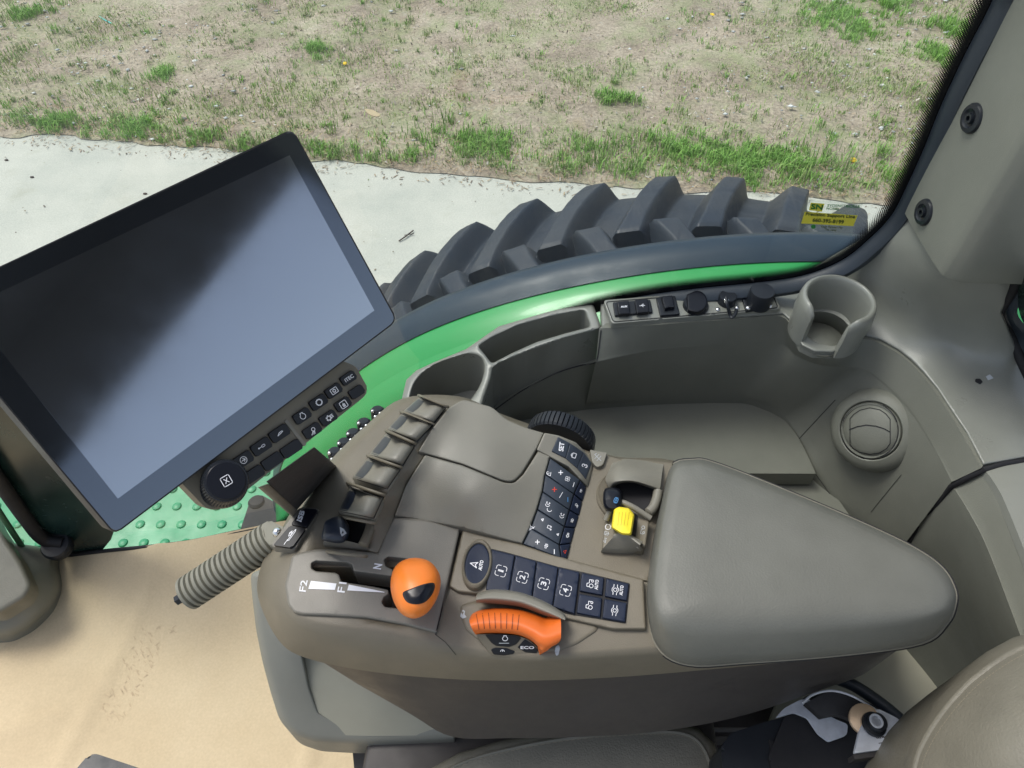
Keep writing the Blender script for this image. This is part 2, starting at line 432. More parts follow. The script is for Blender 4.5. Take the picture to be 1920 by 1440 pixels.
ICON = dict(
 x=[rr_(1, 1, .3), [(-.4, -.5), (.4, .5)], [(-.4, .5), (.4, -.5)]],
 arrow=[arc(0, 0, 1, 0, 360, 20), [(-.6, 0), (.5, 0)], [(0, .5), (.6, 0), (0, -.5)]],
 cyl=[[(-1, 0), (-.1, 0)], rr_(.45, .28, .2) and [(a+.5, b) for a, b in rr_(.5, .28, .2)], arc(-1, 0, .15, 0, 360, 8)],
 leaf=[[(-.9, -.3), (-.2, .25), (.8, .35), (1, .1), (.3, -.1), (-.9, -.3)]],
 engine=[arc(0, -.1, .8, 120, 420, 16), [(-.4, .6), (-.4, 1), (.4, 1), (.4, .6)]],
 gear=[gear(.75, 12)],
 pto=[rr_(1, .8, .15), gear(.35, 8, .12)],
 lamp=[arc(.3, .3, .5, 0, 360, 14), [(-.1, -.2), (-.9, -.9)], [(.15, -.25), (-.3, -1)], [(.4, -.25), (.1, -1)]],
 star=[gear(.5, 6, .3), [(.9, .5), (1.4, .5)], [(.9, .1), (1.4, .1)], [(.9, -.3), (1.4, -.3)]],
 man=[rr_(1, 1, .3), [(0, .5), (0, .35)], [(-.3, .1), (.3, .1), (.3, -.6), (-.3, -.6), (-.3, .1)], [(0, .1), (0, -.6)]],
 seat=[[(-.5, -.8), (-.4, .8)], [(-.5, -.8), (.7, -.6)], arc(.2, .3, .4, 0, 300, 10)],
 fan=[arc(.35, .35, .38, 0, 360, 10), arc(-.35, .35, .38, 0, 360, 10), arc(-.35, -.35, .38, 0, 360, 10), arc(.35, -.35, .38, 0, 360, 10)],
 phone=[arc(-.2, 0, .8, 100, 260, 8), arc(.3, 0, .5, 60, 300, 8), [(.4, .7), (.7, .5)], [(.4, -.7), (.7, -.5)]],
 note=[[(-.4, -.6), (-.4, .7), (.5, .7), (.5, -.3)], arc(-.6, -.6, .2, 0, 360, 8), arc(.3, -.4, .2, 0, 360, 8)],
 lock=[rr_(.7, .55, .15), arc(0, .5, .45, 0, 180, 8)],
 mute=[[(-.8, -.7), (.8, .7)], [(-.8, .7), (.8, -.7)], arc(0, 0, .55, 0, 360, 10)],
 snake=[arc(0, .4, .4, -90, 180, 10), arc(0, -.4, .4, 90, -180, 10)],
 speaker=[[(-.6, -.3), (-.6, .3), (-.1, .3), (.3, .7), (.3, -.7), (-.1, -.3), (-.6, -.3)], arc(.3, 0, .5, -50, 50, 6), arc(.3, 0, .8, -50, 50, 6)],
 light=[arc(0, 0, .7, -90, 90, 8)+[(0, -.7)], [(-.2, .5), (-.9, .5)], [(-.2, 0), (-.9, 0)], [(-.2, -.5), (-.9, -.5)]],
 tri=[[(-.8, -.6), (.8, -.6), (0, .8), (-.8, -.6)]],
 tractor=[tractor, arc(.4, -.25, .45, 0, 360, 14), arc(-.75, -.45, .25, 0, 360, 10)],
 axle=[arc(0, 0, .75, 35, 145, 8), arc(0, 0, .75, 215, 325, 8), arc(0, 0, .4, 0, 360, 12), [(-1.2, .4), (-.62, .42)], [(-1.2, -.4), (-.62, -.42)], [(1.2, .4), (.62, .42)], [(1.2, -.4), (.62, -.42)]],
 nav=[[(-.7, -.8), (0, 1), (.7, -.8), (0, -.3), (-.7, -.8)]],
 wiper=[arc(0, -.6, 1, 40, 140, 8), [(0, -.6), (.4, .3)], [(-.6, -.4), (.6, .6)], [(-.5, .5), (.5, -.5)]],
 hitch=[rr_(.7, .7, .15), [(-1, .5), (-1, -.5)], [(1, .5), (1, -.5)], arc(0, 0, .3, 0, 360, 8)],
 valve=[[(-.6, .9), (.6, .5), (-.6, .1), (.6, -.3), (-.6, -.7)], [(.9, .8), (.9, -.8)]],
 rabbit=[arc(-.1, 0, .35, 0, 360, 8), arc(-.1, 0, .15, 0, 360, 8), [(-.3, .3), (.1, .6), (.7, .9)], [(.1, .2), (.8, .5)], [(-.5, -.2), (-.8, -.6)], [(.2, -.3), (.5, -.6)]],
)
exec_order = None
# ================================================================== GROUND
def edge_y(x): return np.interp(x, [-60, -3.5, .47, 2.26, 60], [13.5, 4.56, 3.95, 3.77, -2])
def vnoise(x, y, s, seed=0):
    r = np.random.default_rng(seed); n = 64; g = r.random((n, n)); fx, fy = x/s, y/s
    ix, iy = np.floor(fx).astype(int), np.floor(fy).astype(int); tx, ty = fx-ix, fy-iy; tx = tx*tx*(3-2*tx); ty = ty*ty*(3-2*ty)
    a, b, c, d = g[ix % n, iy % n], g[(ix+1) % n, iy % n], g[ix % n, (iy+1) % n], g[(ix+1) % n, (iy+1) % n]
    return (a*(1-tx)+b*tx)*(1-ty)+(c*(1-tx)+d*tx)*ty
def gmat(name, stops, scale, rough=.95, bump=.6, bd=.01, fine=90, extra=None):
    m = bpy.data.materials.new(name); m.use_nodes = True; n = m.node_tree; b = n.nodes['Principled BSDF']; b.inputs['Roughness'].default_value = rough
    b.inputs['Specular IOR Level'].default_value = .2
    tc = n.nodes.new('ShaderNodeTexCoord'); t = n.nodes.new('ShaderNodeTexNoise'); t.inputs['Scale'].default_value = scale; t.inputs['Detail'].default_value = 12; t.inputs['Roughness'].default_value = .7
    n.links.new(tc.outputs['Object'], t.inputs['Vector']); cr_ = n.nodes.new('ShaderNodeValToRGB'); e = cr_.color_ramp
    while len(e.elements) < len(stops): e.elements.new(.5)
    for el, (p, c) in zip(e.elements, stops): el.position = p; el.color = (*c, 1)
    n.links.new(t.outputs[0], cr_.inputs[0]); out = cr_.outputs[0]
    v = n.nodes.new('ShaderNodeTexNoise'); v.inputs['Scale'].default_value = fine; v.inputs['Detail'].default_value = 6; n.links.new(tc.outputs['Object'], v.inputs['Vector'])
    mr = n.nodes.new('ShaderNodeMapRange'); mr.inputs[1].default_value = .3; mr.inputs[2].default_value = .7; mr.inputs[3].default_value = 1-(extra or .25); mr.inputs[4].default_value = 1+(extra or .25)
    n.links.new(v.outputs[0], mr.inputs[0]); mx = n.nodes.new('ShaderNodeVectorMath'); mx.operation = 'SCALE'
    n.links.new(out, mx.inputs[0]); n.links.new(mr.outputs[0], mx.inputs['Scale']); n.links.new(mx.outputs[0], b.inputs['Base Color'])
    bp = n.nodes.new('ShaderNodeBump'); bp.inputs['Strength'].default_value = bump; bp.inputs['Distance'].default_value = bd
    n.links.new(v.outputs[0], bp.inputs['Height']); n.links.new(bp.outputs[0], b.inputs['Normal'])
    return m
def patch(m, col, scale, lo, hi, amt, seed=3.0):
    n = m.node_tree; b = n.nodes['Principled BSDF']; src = b.inputs['Base Color'].links[0].from_socket
    tc = n.nodes.new('ShaderNodeTexCoord'); mp = n.nodes.new('ShaderNodeMapping'); mp.inputs['Location'].default_value = (seed, seed*2, 0); n.links.new(tc.outputs['Object'], mp.inputs[0])
    t = n.nodes.new('ShaderNodeTexNoise'); t.inputs['Scale'].default_value = scale; t.inputs['Detail'].default_value = 10; t.inputs['Roughness'].default_value = .72; n.links.new(mp.outputs[0], t.inputs['Vector'])
    r = n.nodes.new('ShaderNodeMapRange'); r.inputs[1].default_value = lo; r.inputs[2].default_value = hi; r.inputs[4].default_value = amt; n.links.new(t.outputs[0], r.inputs[0])
    x = n.nodes.new('ShaderNodeMix'); x.data_type = 'RGBA'; n.links.new(r.outputs[0], x.inputs[0]); n.links.new(src, x.inputs[6]); x.inputs[7].default_value = (*col, 1); n.links.new(x.outputs[2], b.inputs['Base Color'])
m_dirt = gmat('dirt', [(.28, (.19, .155, .115)), (.45, (.305, .255, .195)), (.58, (.38, .325, .25)), (.74, (.44, .39, .31))], 2.2, bump=.7, bd=.015, fine=45, extra=.28)
m_conc = gmat('concrete', [(.3, (.41, .425, .375)), (.5, (.48, .485, .425)), (.7, (.53, .53, .465))], 1.9, bump=.4, bd=.004, fine=110, extra=.10)
patch(m_dirt, (.25, .31, .14), 2.2, .47, .62, .48)
patch(m_dirt, (.46, .43, .37), 9, .60, .70, .6, 7)
patch(m_conc, (.36, .36, .28), 3.5, .55, .72, .5, 5)
patch(m_conc, (.22, .21, .17), 24, .69, .73, .55, 9)
# dirt field: fine near the edge, coarse far away
xs = np.r_[-140, -60, -25, -12, np.arange(-6, 7.01, .06), 12, 25, 60, 140]
vs_ = np.r_[0, .02, .05, np.arange(.1, 4.6, .06), 6, 9, 15, 30, 70, 160]
X, Vv = np.meshgrid(xs, vs_); EY = edge_y(X)+(vnoise(X+50, X*0+3, .35, 1)-.5)*.10+(vnoise(X+50, X*0+9, .09, 2)-.5)*.05
Yg = EY+Vv; Zg = .006+.02*np.clip(Vv/.15, 0, 1)+(vnoise(X+80, Yg+80, .5, 3)-.5)*.05*np.clip(Vv, 0, 1)+(vnoise(X+80, Yg+80, .13, 4)-.5)*.022*np.clip(Vv/.2, 0, 1)
nr, nc = X.shape; V = np.c_[X.ravel(), Yg.ravel(), Zg.ravel()]
F = [(i*nc+j, i*nc+j+1, (i+1)*nc+j+1, (i+1)*nc+j) for i in range(nr-1) for j in range(nc-1)]
dirt = mk('ground', V, F, m_dirt, None, 180); tag(dirt, kind='structure', label='bare brown soil with patchy grass beyond the concrete')
cx = np.linspace(-60, 60, 40); V = [(x, -30, 0) for x in cx]+[(x, float(edge_y(x))+.4, 0) for x in cx]
conc = mk('concrete_pavement', V, [(j, j+1, 41+j, 40+j) for j in range(39)], m_conc, None, 0); tag(conc, kind='structure', label='pale concrete slab beside the tractor')
def gz(x, y):
    v = y-edge_y(x); return np.where(v < -.03, -.006, .006)+.02*np.clip(v/.15, 0, 1)
def attr_mat(name, rough=.6, trans=0):
    m = bpy.data.materials.new(name); m.use_nodes = True; n = m.node_tree; b = n.nodes['Principled BSDF']; b.inputs['Roughness'].default_value = rough
    b.inputs['Specular IOR Level'].default_value = .25
    a = n.nodes.new('ShaderNodeAttribute'); a.attribute_name = 'tone'; n.links.new(a.outputs['Color'], b.inputs['Base Color']); return m
def cloud(name, V, tri, C, m, label):
    me = bpy.data.meshes.new(name); nv, nf = len(V), len(tri); k = tri.shape[1]
    me.vertices.add(nv); me.vertices.foreach_set('co', V.astype(np.float32).ravel())
    me.loops.add(nf*k); me.loops.foreach_set('vertex_index', tri.astype(np.int32).ravel())
    me.polygons.add(nf); me.polygons.foreach_set('loop_start', np.arange(0, nf*k, k, dtype=np.int32))
    me.update(calc_edges=True); me.validate()
    at = me.color_attributes.new('tone', 'FLOAT_COLOR', 'POINT'); at.data.foreach_set('color', np.c_[C, np.ones(nv)].astype(np.float32).ravel())
    o = bpy.data.objects.new(name, me); COL.objects.link(o); me.materials.append(m); tag(o, label, kind='stuff'); return o
def blades(bx, by, h, wd, col, lean=.5):
    n = len(bx); a = rng.random(n)*2*np.pi; ln = rng.random(n)*lean*h; z = gz(bx, by)
    dx, dy = np.cos(a), np.sin(a); px_, py_ = -dy*wd/2, dx*wd/2
    b0 = np.c_[bx-px_, by-py_, z-.004]; b1 = np.c_[bx+px_, by+py_, z-.004]
    m0 = np.c_[bx-px_*.8+dx*ln*.35, by-py_*.8+dy*ln*.35, z+h*.6]; m1 = np.c_[bx+px_*.8+dx*ln*.35, by+py_*.8+dy*ln*.35, z+h*.6]
    t = np.c_[bx+dx*ln, by+dy*ln, z+h*(1-.25*ln/h)]
    V = np.stack([b0, b1, m1, m0, t], 1).reshape(-1, 3); i = np.arange(n)*5
    T = np.concatenate([np.c_[i, i+1, i+2], np.c_[i, i+2, i+3], np.c_[i+3, i+2, i+4]]); C = np.repeat(col, 5, 0); return V, T, C
def gcol(n, kind):
    base = {'g': (.24, .36, .11), 'b': (.25, .45, .10), 'o': (.40, .40, .19), 's': (.42, .35, .22)}[kind]
    return np.clip(np.array(base)*(1+(rng.random((n, 1))-.5)*.7)+(rng.random((n, 3))-.5)*.03, .01, 1)
GB = []
def clump(cx, cy, r, n, h, kind):
    a = rng.random(n)*2*np.pi; q = np.abs(rng.normal(0, .6, n))*r; x, y = cx+np.cos(a)*q, cy+np.sin(a)*q*.8
    k = y > edge_y(x)+.015; x, y = x[k], y[k]; m = len(x)
    GB.append((x, y, h*(.5+.7*rng.random(m)), .0035+.003*rng.random(m), gcol(m, kind)))
# loose short grass everywhere, thicker in patches
n = 95000; x = rng.random(n)*10.4-5.2; y = edge_y(x)+.03+rng.random(n)**1.0*3.6
dn = vnoise(x+60, y+60, .55, 5)*.6+vnoise(x+60, y+60, .17, 6)*.4+.10*np.clip((x-1)/3, 0, 1)
k = rng.random(n) < np.clip((dn-.38)*3.0, .06, 1); x, y = x[k], y[k]; m = len(x)
GB.append((x, y, .014+.026*rng.random(m), .004+.004*rng.random(m), gcol(m, 'g')*.75+gcol(m, 'o')*.4))
for _ in range(1500):
    cx_, v = rng.random()*10-5, rng.random()*3.4
    clump(cx_, edge_y(cx_)+.06+v, .03+.06*rng.random(), int(6+22*rng.random()), .022+.030*rng.random(), 'g' if rng.random() < .7 else 'b')
for _ in range(230):   # fringe along the slab
    cx_ = rng.random()*3.4-.7; clump(cx_, edge_y(cx_)+.08+abs(rng.normal(0, .26)), .08, 20, .035+.07*rng.random(), 'b' if rng.random() < .6 else 'g')
for _ in range(130):
    cx_ = rng.random()*3.0-3.6; clump(cx_, edge_y(cx_)+.03+abs(rng.normal(0, .13)), .06, 20, .04+.04*rng.random(), 'b' if rng.random() < .5 else 'g')
for px_, py_, s in ((1560, 30, .22), (1660, 10, .18), (1590, 60, .2), (1760, 110, .15), (1780, 60, .15), (1350, 300, .14), (1400, 320, .16), (900, 275, .13), (1270, 285, .12), (1470, 310, .15), (1150, 190, .08), (590, 100, .09), (110, 235, .12), (260, 245, .12), (310, 150, .07), (60, 30, .1)):
    c = K(px_, py_, 0)
    for _ in range(int(60*s/.1*.5)): clump(c.x+rng.normal(0, s*.7), c.y+rng.normal(0, s*.6), .05, 22, .045+.03*rng.random(), 'b')
Vs, Ts, Cs = [], [], []; off = 0
for g in GB:
    if len(g[0]) == 0: continue
    a, b, c = blades(*g, lean=.9); Vs.append(a); Ts.append(b+off); Cs.append(c); off += len(a)
cloud('grass', np.concatenate(Vs), np.concatenate(Ts), np.concatenate(Cs), attr_mat('grass_blade'), 'patchy green spring grass growing in the bare soil')
# straw and chips lying flat
def flats(n, lmin, lmax, wmin, wmax, cols, ymax=3.5, ybias=1.0, xr=(-5.2, 5.2), tilt=.012, y0=.01):
    x = xr[0]+rng.random(n)*(xr[1]-xr[0]); y = edge_y(x)+y0+rng.random(n)**ybias*ymax; a = rng.random(n)*np.pi
    L = lmin+(lmax-lmin)*rng.random(n)**2; W = wmin+(wmax-wmin)*rng.random(n); z = gz(x, y)+.008+.012*rng.random(n)
    dx, dy = np.cos(a)*L/2, np.sin(a)*L/2; ex, ey = -np.sin(a)*W/2, np.cos(a)*W/2; tz = (rng.random(n)-.5)*tilt*2
    V = np.stack([np.c_[x-dx-ex, y-dy-ey, z-tz], np.c_[x+dx-ex*.5, y+dy-ey*.5, z+tz], np.c_[x+dx*.8+ex, y+dy*.8+ey, z+tz], np.c_[x-dx*.7+ex, y-dy*.7+ey, z-tz]], 1).reshape(-1, 3)
    i = np.arange(n)*4; c = np.array(cols)[rng.integers(0, len(cols), n)]*(1+(rng.random((n, 1))-.5)*.4)
    return V, np.c_[i, i+1, i+2, i+3], np.repeat(c, 4, 0)
parts = [flats(6500, .012, .09, .002, .004, [(.46, .37, .24), (.36, .28, .18), (.52, .45, .34), (.25, .19, .14)]),
         flats(3500, .012, .035, .006, .014, [(.34, .27, .19), (.24, .19, .15), (.42, .37, .30), (.48, .44, .38)]),
         flats(3000, .02, .10, .002, .0035, [(.50, .38, .22), (.40, .28, .17), (.28, .2, .13)], ymax=.35, ybias=1.3), flats(900, .01, .05, .003, .009, [(.36, .28, .18), (.25, .19, .14), (.2, .16, .12)], ymax=.16, y0=-.13, tilt=.004), flats(260, .006, .02, .004, .010, [(.2, .17, .12), (.12, .10, .08), (.25, .3, .15)], ymax=2.6, y0=-2.6, xr=(-4, 3), tilt=.002)]
off = 0; Vs, Ts, Cs = [], [], []
for a, b, c in parts: Vs.append(a); Ts.append(b+off); Cs.append(c); off += len(a)
cloud('straw_litter', np.concatenate(Vs), np.concatenate(Ts), np.concatenate(Cs), attr_mat('straw', .9), 'dry straw, chips and dead leaves scattered over the soil')
# pale gravel bits
n = 2100; gx_ = np.where(rng.random(n) < .5, -5+rng.random(n)*3.2, 1.2+rng.random(n)*4.2); gy_ = edge_y(gx_)+.05+rng.random(n)*3.3
gx_[:400] = rng.random(400)*10-5; gy_[:400] = edge_y(gx_[:400])+rng.random(400)*3.3
oc = np.array([(1, 0, 0), (-1, 0, 0), (0, 1, 0), (0, -1, 0), (0, 0, 1), (0, 0, -1)], float); of_ = np.array([(0, 2, 4), (2, 1, 4), (1, 3, 4), (3, 0, 4), (2, 0, 5), (1, 2, 5), (3, 1, 5), (0, 3, 5)])
s_ = .004+.016*rng.random(n)**3; sc_ = s_[:, None]*(.5+rng.random((n, 3)))*np.array([1.3, 1, .5])
V = (oc[None]*sc_[:, None]*(1+(rng.random((n, 6, 3))-.5)*.3)+np.c_[gx_, gy_, gz(gx_, gy_)+.006][:, None]).reshape(-1, 3)
T = (of_[None]+(np.arange(n)*6)[:, None, None]).reshape(-1, 3); c = np.repeat(np.array([(.55, .56, .54)])*(.55+.75*rng.random((n, 1))), 6, 0)
cloud('gravel', V, T, c, attr_mat('gravel', .85), 'pale gravel bits and stone chips scattered in the soil')
# single things on the ground
def gp(x, y, z=.03): return K(x, y, z)
for i, (x, y, lab) in enumerate(((1600, 300, 'yellow dandelion in the grass just above the window corner sticker'), (647, 119, 'yellow dandelion in the soil, leftmost one in view'),
                     (1335, 28, 'yellow dandelion near the top edge of the grass patch'), (1164, 66, 'pale little dandelion left of the white curled string'))):
    c = gp(x, y, .035); t = thing('dandelion', lab, 'flower', (c.x, c.y, .02), 'dandelions in the grass')
    r = .022 if i in (0, 2) else .017
    lathe('flower_head', (c.x, c.y, .035), (0, -.2, 1), [(r*.4, -.004), (r, 0), (r*.85, .005), (r*.3, .009)], M['dand'], t, n=14)
    tube('stem', [(c.x, c.y, .0), (c.x, c.y, .034)], .002, M['stem'], t, n=6)
p = [gp(*q) for q in ((168, 18), (182, 28), (196, 37), (210, 44))]
tag(tube('plastic_strip', cr([tuple(q) for q in p], 4, False), .007, M['cyan'], flat=.5), 'turquoise plastic strip lying in the grass at upper left', 'litter')
p = [gp(*q) for q in ((1228, 66), (1240, 64), (1251, 70), (1255, 78), (1250, 86))]
tag(tube('white_string', cr([tuple(q) for q in p], 4, False), .004, M['bone']), 'white curled string lying on the bare soil', 'litter')
p = [gp(*q) for q in ((1372, 106), (1395, 118), (1418, 130))]
tag(tube('stick', cr([tuple(q) for q in p], 4, False), [.011]*4+[.008]*4+[.003], M['tan']), 'pale dry stick lying in the grass right of the white string', 'stick')
pp = rnd([(682, 203), (700, 206), (716, 216), (704, 219), (690, 213)], 4)
tag(prism('wood_chip', [K(a, b, .035) for a, b in pp], (0, 0, -.012), M['tan'], bev=.003), 'tan flat wood chip lying in the soil', 'chip')
for x, y, r, lab in ((367, 115, .026, 'flat white stone left of centre in the soil'), (262, 187, .018, 'small white stone above the grass fringe at left'), (247, 166, .015, 'little pale stone just above another white one at left'),
                     (1566, 2, .025, 'white stone at the top edge beside the bright green tuft'), (1655, 160, .02, 'white stone in the gravel patch at upper right')):
    c = gp(x, y, .03); tag(ball('white_stone', c, r, M['bone'], s=(1.2, .8, .5), sub=2), lab, 'stone', 'loose white stones')
    o = bpy.data.objects[-1] if False else None
tw = [K(748, 452, .008), K(762, 442, .014), K(775, 432, .01)]
a = tube('a', tw, .004, M['bark']); b = tube('b', [K(758, 441, .012), K(776, 438, .01)], .0025, M['bark'])
tag(join('twig', [a, b]), 'thin dark twig lying on the concrete', 'twig')
for i, (x, y) in enumerate(((12, 300), (272, 363), (60, 332))):
    c = K(x, y, .004); tag(ball('soil_crumb', c, .012, M['bark'], s=(1.3, .8, .5), sub=1), ['dark crumb on the concrete at the far left edge', 'dark crumb on the concrete just above the monitor edge', 'tiny dark crumb on the concrete between two others'][i], 'crumb', 'dark crumbs on the concrete')
# ================================================================== TYRE
XC, ZC = .38, .91
def tyre():
    yc, hw = 1.135, .205; n1, n2 = 1500, 70
    ph = np.linspace(math.radians(-95), math.radians(60), n1); s = np.linspace(-1, 1, n2)
    PH, S = np.meshgrid(ph, s, indexing='ij'); pitch = 2*math.pi/40
    base = .925-.030*np.abs(S)**3-.006*np.abs(S)
    def lug(phase, side):
        q = S*side    # 0 at centre, 1 shoulder
        cen = phase+np.clip(q, -.2, 1.2)*.100/.95-.006*np.sin(np.clip(q, 0, 1)*3.1)
        d = ((PH-cen+pitch/2) % pitch)-pitch/2
        half = np.interp(q, [-.1, .15, 1], [.024, .019, .021]); sl = .030
        a = np.clip((half+sl-np.abs(d))/sl, 0, 1); e = np.clip((q+.12)/.05, 0, 1)
        a = a*a*(3-2*a)*.35+a*.65
        return a*e
    h = np.maximum(lug(0, 1), lug(pitch/2, -1)); R = base+.048*h
    edge = np.clip((np.abs(S)-.93)/.07, 0, 1); R -= edge**2*.03
    R += (vnoise(PH*60+90, S*8+20, 1, 21)-.5)*.0014+(vnoise(PH*200+190, S*22+50, 1, 22)-.5)*.0006*(h > .05)-.0022*np.exp(-((S-.52)/.012)**2)
    Y = yc+hw*S
    V = np.stack([XC+R*np.sin(PH), Y, ZC+R*np.cos(PH)], -1)
    # sidewalls
    def side(sgn, r0, y0): return np.stack([XC+r0*np.sin(ph), np.full(n1, y0), ZC+r0*np.cos(ph)], -1)
    cols = [side(-1, .45, yc-hw*.8), side(-1, .70, yc-hw*1.12), side(-1, .82, yc-hw*1.08)]+[V[:, j] for j in range(n2)]+[side(1, .82, yc+hw*1.08), side(1, .70, yc+hw*1.12), side(1, .45, yc+hw*.8)]
    A = np.stack(cols, 1); nc = A.shape[1]; V = A.reshape(-1, 3)
    F = [(i*nc+j, (i+1)*nc+j, (i+1)*nc+j+1, i*nc+j+1) for i in range(n1-1) for j in range(nc-1)]
    o = mk('tyre', V, F, M['tyre'], None, 38); tag(o, 'big black rear tractor tyre with chunky chevron lugs outside the window', 'tyre')
tyre()
# ================================================================== FENDER
fd = thing('tractor_fender', 'bright green curved rear fender with black rubber edge under the window', 'fender', (XC, .9, 1.7))
def arcs(name, prof, m, a0=-88, a1=75, n=130, parent=fd, sm=60):
    R = []
    for k in range(n+1):
        t = math.radians(a0+(a1-a0)*k/n); q_ = min(1, max(0, (math.degrees(t)+35)/45)); q_ = q_*q_*(3-2*q_); R.append([Vector((XC+.12*q_+r*math.sin(t), y, ZC+.015*q_+r*math.cos(t))) for y, r in prof])
    return rings(name, R, m, parent, smooth=sm, cap0=True, cap1=True)
arcs('green_panel', [(.978, 1.004), (.95, 1.003), (.925, .997), (.90, .985), (.875, .972), (.855, .952), (.845, .92), (.842, .80), (.842, .5), (.835, .5), (.835, .93), (.85, .965), (.88, .985), (.95, .995), (.978, .996)], M['green'])
arcs('rubber_edge', [(.962, 1.006), (.980, 1.017), (1.010, 1.022), (1.028, 1.016), (1.038, 1.002), (1.036, .988), (1.02, .982), (.995, .984), (.970, .989)], M['rim'])
# green dimpled step and the fitting beside it
st = thing('dimpled_step', 'light green step plate with rows of raised buttons outside the lower window', 'step', (-.75, 1.05, 1.0))
pz = 1.0
sp = prism('tread_plate', [(-1.7, .83, pz), (-.30, .83, pz), (-.30, 1.55, pz), (-1.7, 1.55, pz)], (0, 0, -.03), M['step'], st, .004)
bs = []
for i in range(26):
    for j in range(12):
        c = (-1.66+i*.055+(j % 2)*.0275, .865+j*.055, pz)
        bs.append((c[0], c[1]))
V, F = [], []
for (bx_, by_) in bs:
    i0 = len(V)
    for r, h in ((.013, .0), (.011, .004), (.006, .006)):
        for k in range(12): t = k*math.pi/6; V.append((bx_+r*math.cos(t), by_+r*math.sin(t), pz+h))
    for q in range(2):
        for k in range(12): F.append((i0+q*12+k, i0+q*12+(k+1) % 12, i0+q*12+12+(k+1) % 12, i0+q*12+12+k))
    F.append(tuple(i0+24+k for k in range(12)))
rbm = mk('raised_buttons', V, F, M['step'], None, 60); join('tread_plate', [sp, rbm], st)
ft = thing('hose_fitting', 'black moulded hose fitting on the green step beside the ribbed handle', 'fitting', K(500, 965, 1.1))
pk('fitting_body', rnd([(445, 1010), (470, 935), (485, 925), (512, 940), (540, 955), (548, 990), (520, 1005), (480, 985), (470, 1020)], 8), 1.07, .06, M['arm'], ft, .008)
lathe('fitting_cap', K(478, 930, 1.09), (0, .2, 1), [(.022, -.03), (.023, -.022), (.018, -.016), (.006, -.014)], M['arm'], ft, n=20)
# ================================================================== CAB FLOOR, CARDBOARD
FZ = 1.17
fl = box('cab_floor', (-1.5, -1.0, FZ-.05), (1.0, .796, FZ), M['lower']); tag(fl, kind='structure', label='dark cab floor under the cardboard')
m_card = gmat('cardboard', [(.3, (.53, .42, .27)), (.5, (.585, .47, .305)), (.7, (.625, .51, .34))], 3.5, rough=.85, bump=.12, bd=.002, fine=220, extra=.05)
cbp = [(-1.45, -.95), (-.12, -.95), (-.12, .2), (-.25, .785), (-.95, .79), (-1.45, .79)]
nx, ny = 90, 110; Vc = []; 
for j in range(ny+1):
    for i in range(nx+1):
        x = -1.45+1.35*i/nx; y = -.95+1.735*j/ny
        l1 = (x+.875)-(.2)*(y-.4); z = FZ+.006+.005*math.exp(-(l1/.014)**2)+(float(vnoise(np.array(x+9), np.array(y+9), .3, 8))-.5)*.006+(np.interp(x, [-1.1, -.98, -.72, -.507, -.3], [1.18, 1.20, 1.265, 1.345, 1.40])-FZ)*float(np.clip((y-.56)/.225, 0, 1))**2
        l2 = (y-.38)-.35*(x+1.1); z += .005*math.exp(-(l2/.008)**2)*(1 if x < -.9 else 0)
        l3 = (x+.42)-.05*y; z += .006*math.exp(-(l3/.012)**2)
        Vc.append((x, y, z))
Fc = [(j*(nx+1)+i, j*(nx+1)+i+1, (j+1)*(nx+1)+i+1, (j+1)*(nx+1)+i) for j in range(ny) for i in range(nx)]
cb = thing('cardboard_sheet', 'tan creased cardboard sheet protecting the cab floor', 'cardboard', (-.8, 0, FZ))
card = mk('board', Vc, Fc, m_card, cb, 180)
m_smudge = mat('faint_print', (.52, .405, .265), .85)
sm = []
def polyl(pts, wd): strokes([[(a, b) for a, b in pts]], (0, 0), (1, 0), (0, 1), wd, card, m_smudge, cb, 'faded_print')
rs = random.Random(3)
L = []
for k in range(150):
    t = rs.random(); cx_ = 285-90*t+rs.uniform(-30, 45)*(1-.35*t); cy_ = 1175+175*t+rs.uniform(-10, 10)
    a = rs.choice([1.05, -.6, 1.05, .5]); l = rs.uniform(2, 9); L.append([(cx_, cy_), (cx_+l*math.cos(a), cy_+l*math.sin(a))])
L = L[:80]
strokes(L, (0, 0), (1, 0), (0, 1), 1.6, card, m_smudge, cb, 'faded_print', off=.001)
for x, y in ((80, 1322), (88, 1244), (379, 1380), (5, 1365)): pass
tag(pk('floor_pedal', rnd([(140, 1445), (165, 1416), (180, 1413), (285, 1448), (270, 1500), (140, 1500)], 8), 1.30, .03, M['black'], None, .006), 'worn black pedal tread at the bottom edge of the cardboard', 'pedal')
# ================================================================== WINDOW: glass, frit, seal, sticker
GY = .80
m_glass = bpy.data.materials.new('window_glass'); m_glass.use_nodes = True; n_ = m_glass.node_tree; n_.nodes.clear()
o_ = n_.nodes.new('ShaderNodeOutputMaterial'); tr = n_.nodes.new('ShaderNodeBsdfTransparent'); tr.inputs[0].default_value = (.90, .955, .94, 1)
gl = n_.nodes.new('ShaderNodeBsdfGlossy'); gl.inputs['Roughness'].default_value = .02; mx = n_.nodes.new('ShaderNodeMixShader'); fr = n_.nodes.new('ShaderNodeFresnel'); fr.inputs[0].default_value = 1.45
n_.links.new(fr.outputs[0], mx.inputs[0]); n_.links.new(tr.outputs[0], mx.inputs[1]); n_.links.new(gl.outputs[0], mx.inputs[2]); dz_ = n_.nodes.new('ShaderNodeBsdfDiffuse'); dz_.inputs[0].default_value = (.8, .82, .8, 1); m2 = n_.nodes.new('ShaderNodeMixShader'); m2.inputs[0].default_value = .035
n_.links.new(mx.outputs[0], m2.inputs[1]); n_.links.new(dz_.outputs[0], m2.inputs[2]); n_.links.new(m2.outputs[0], o_.inputs[0])
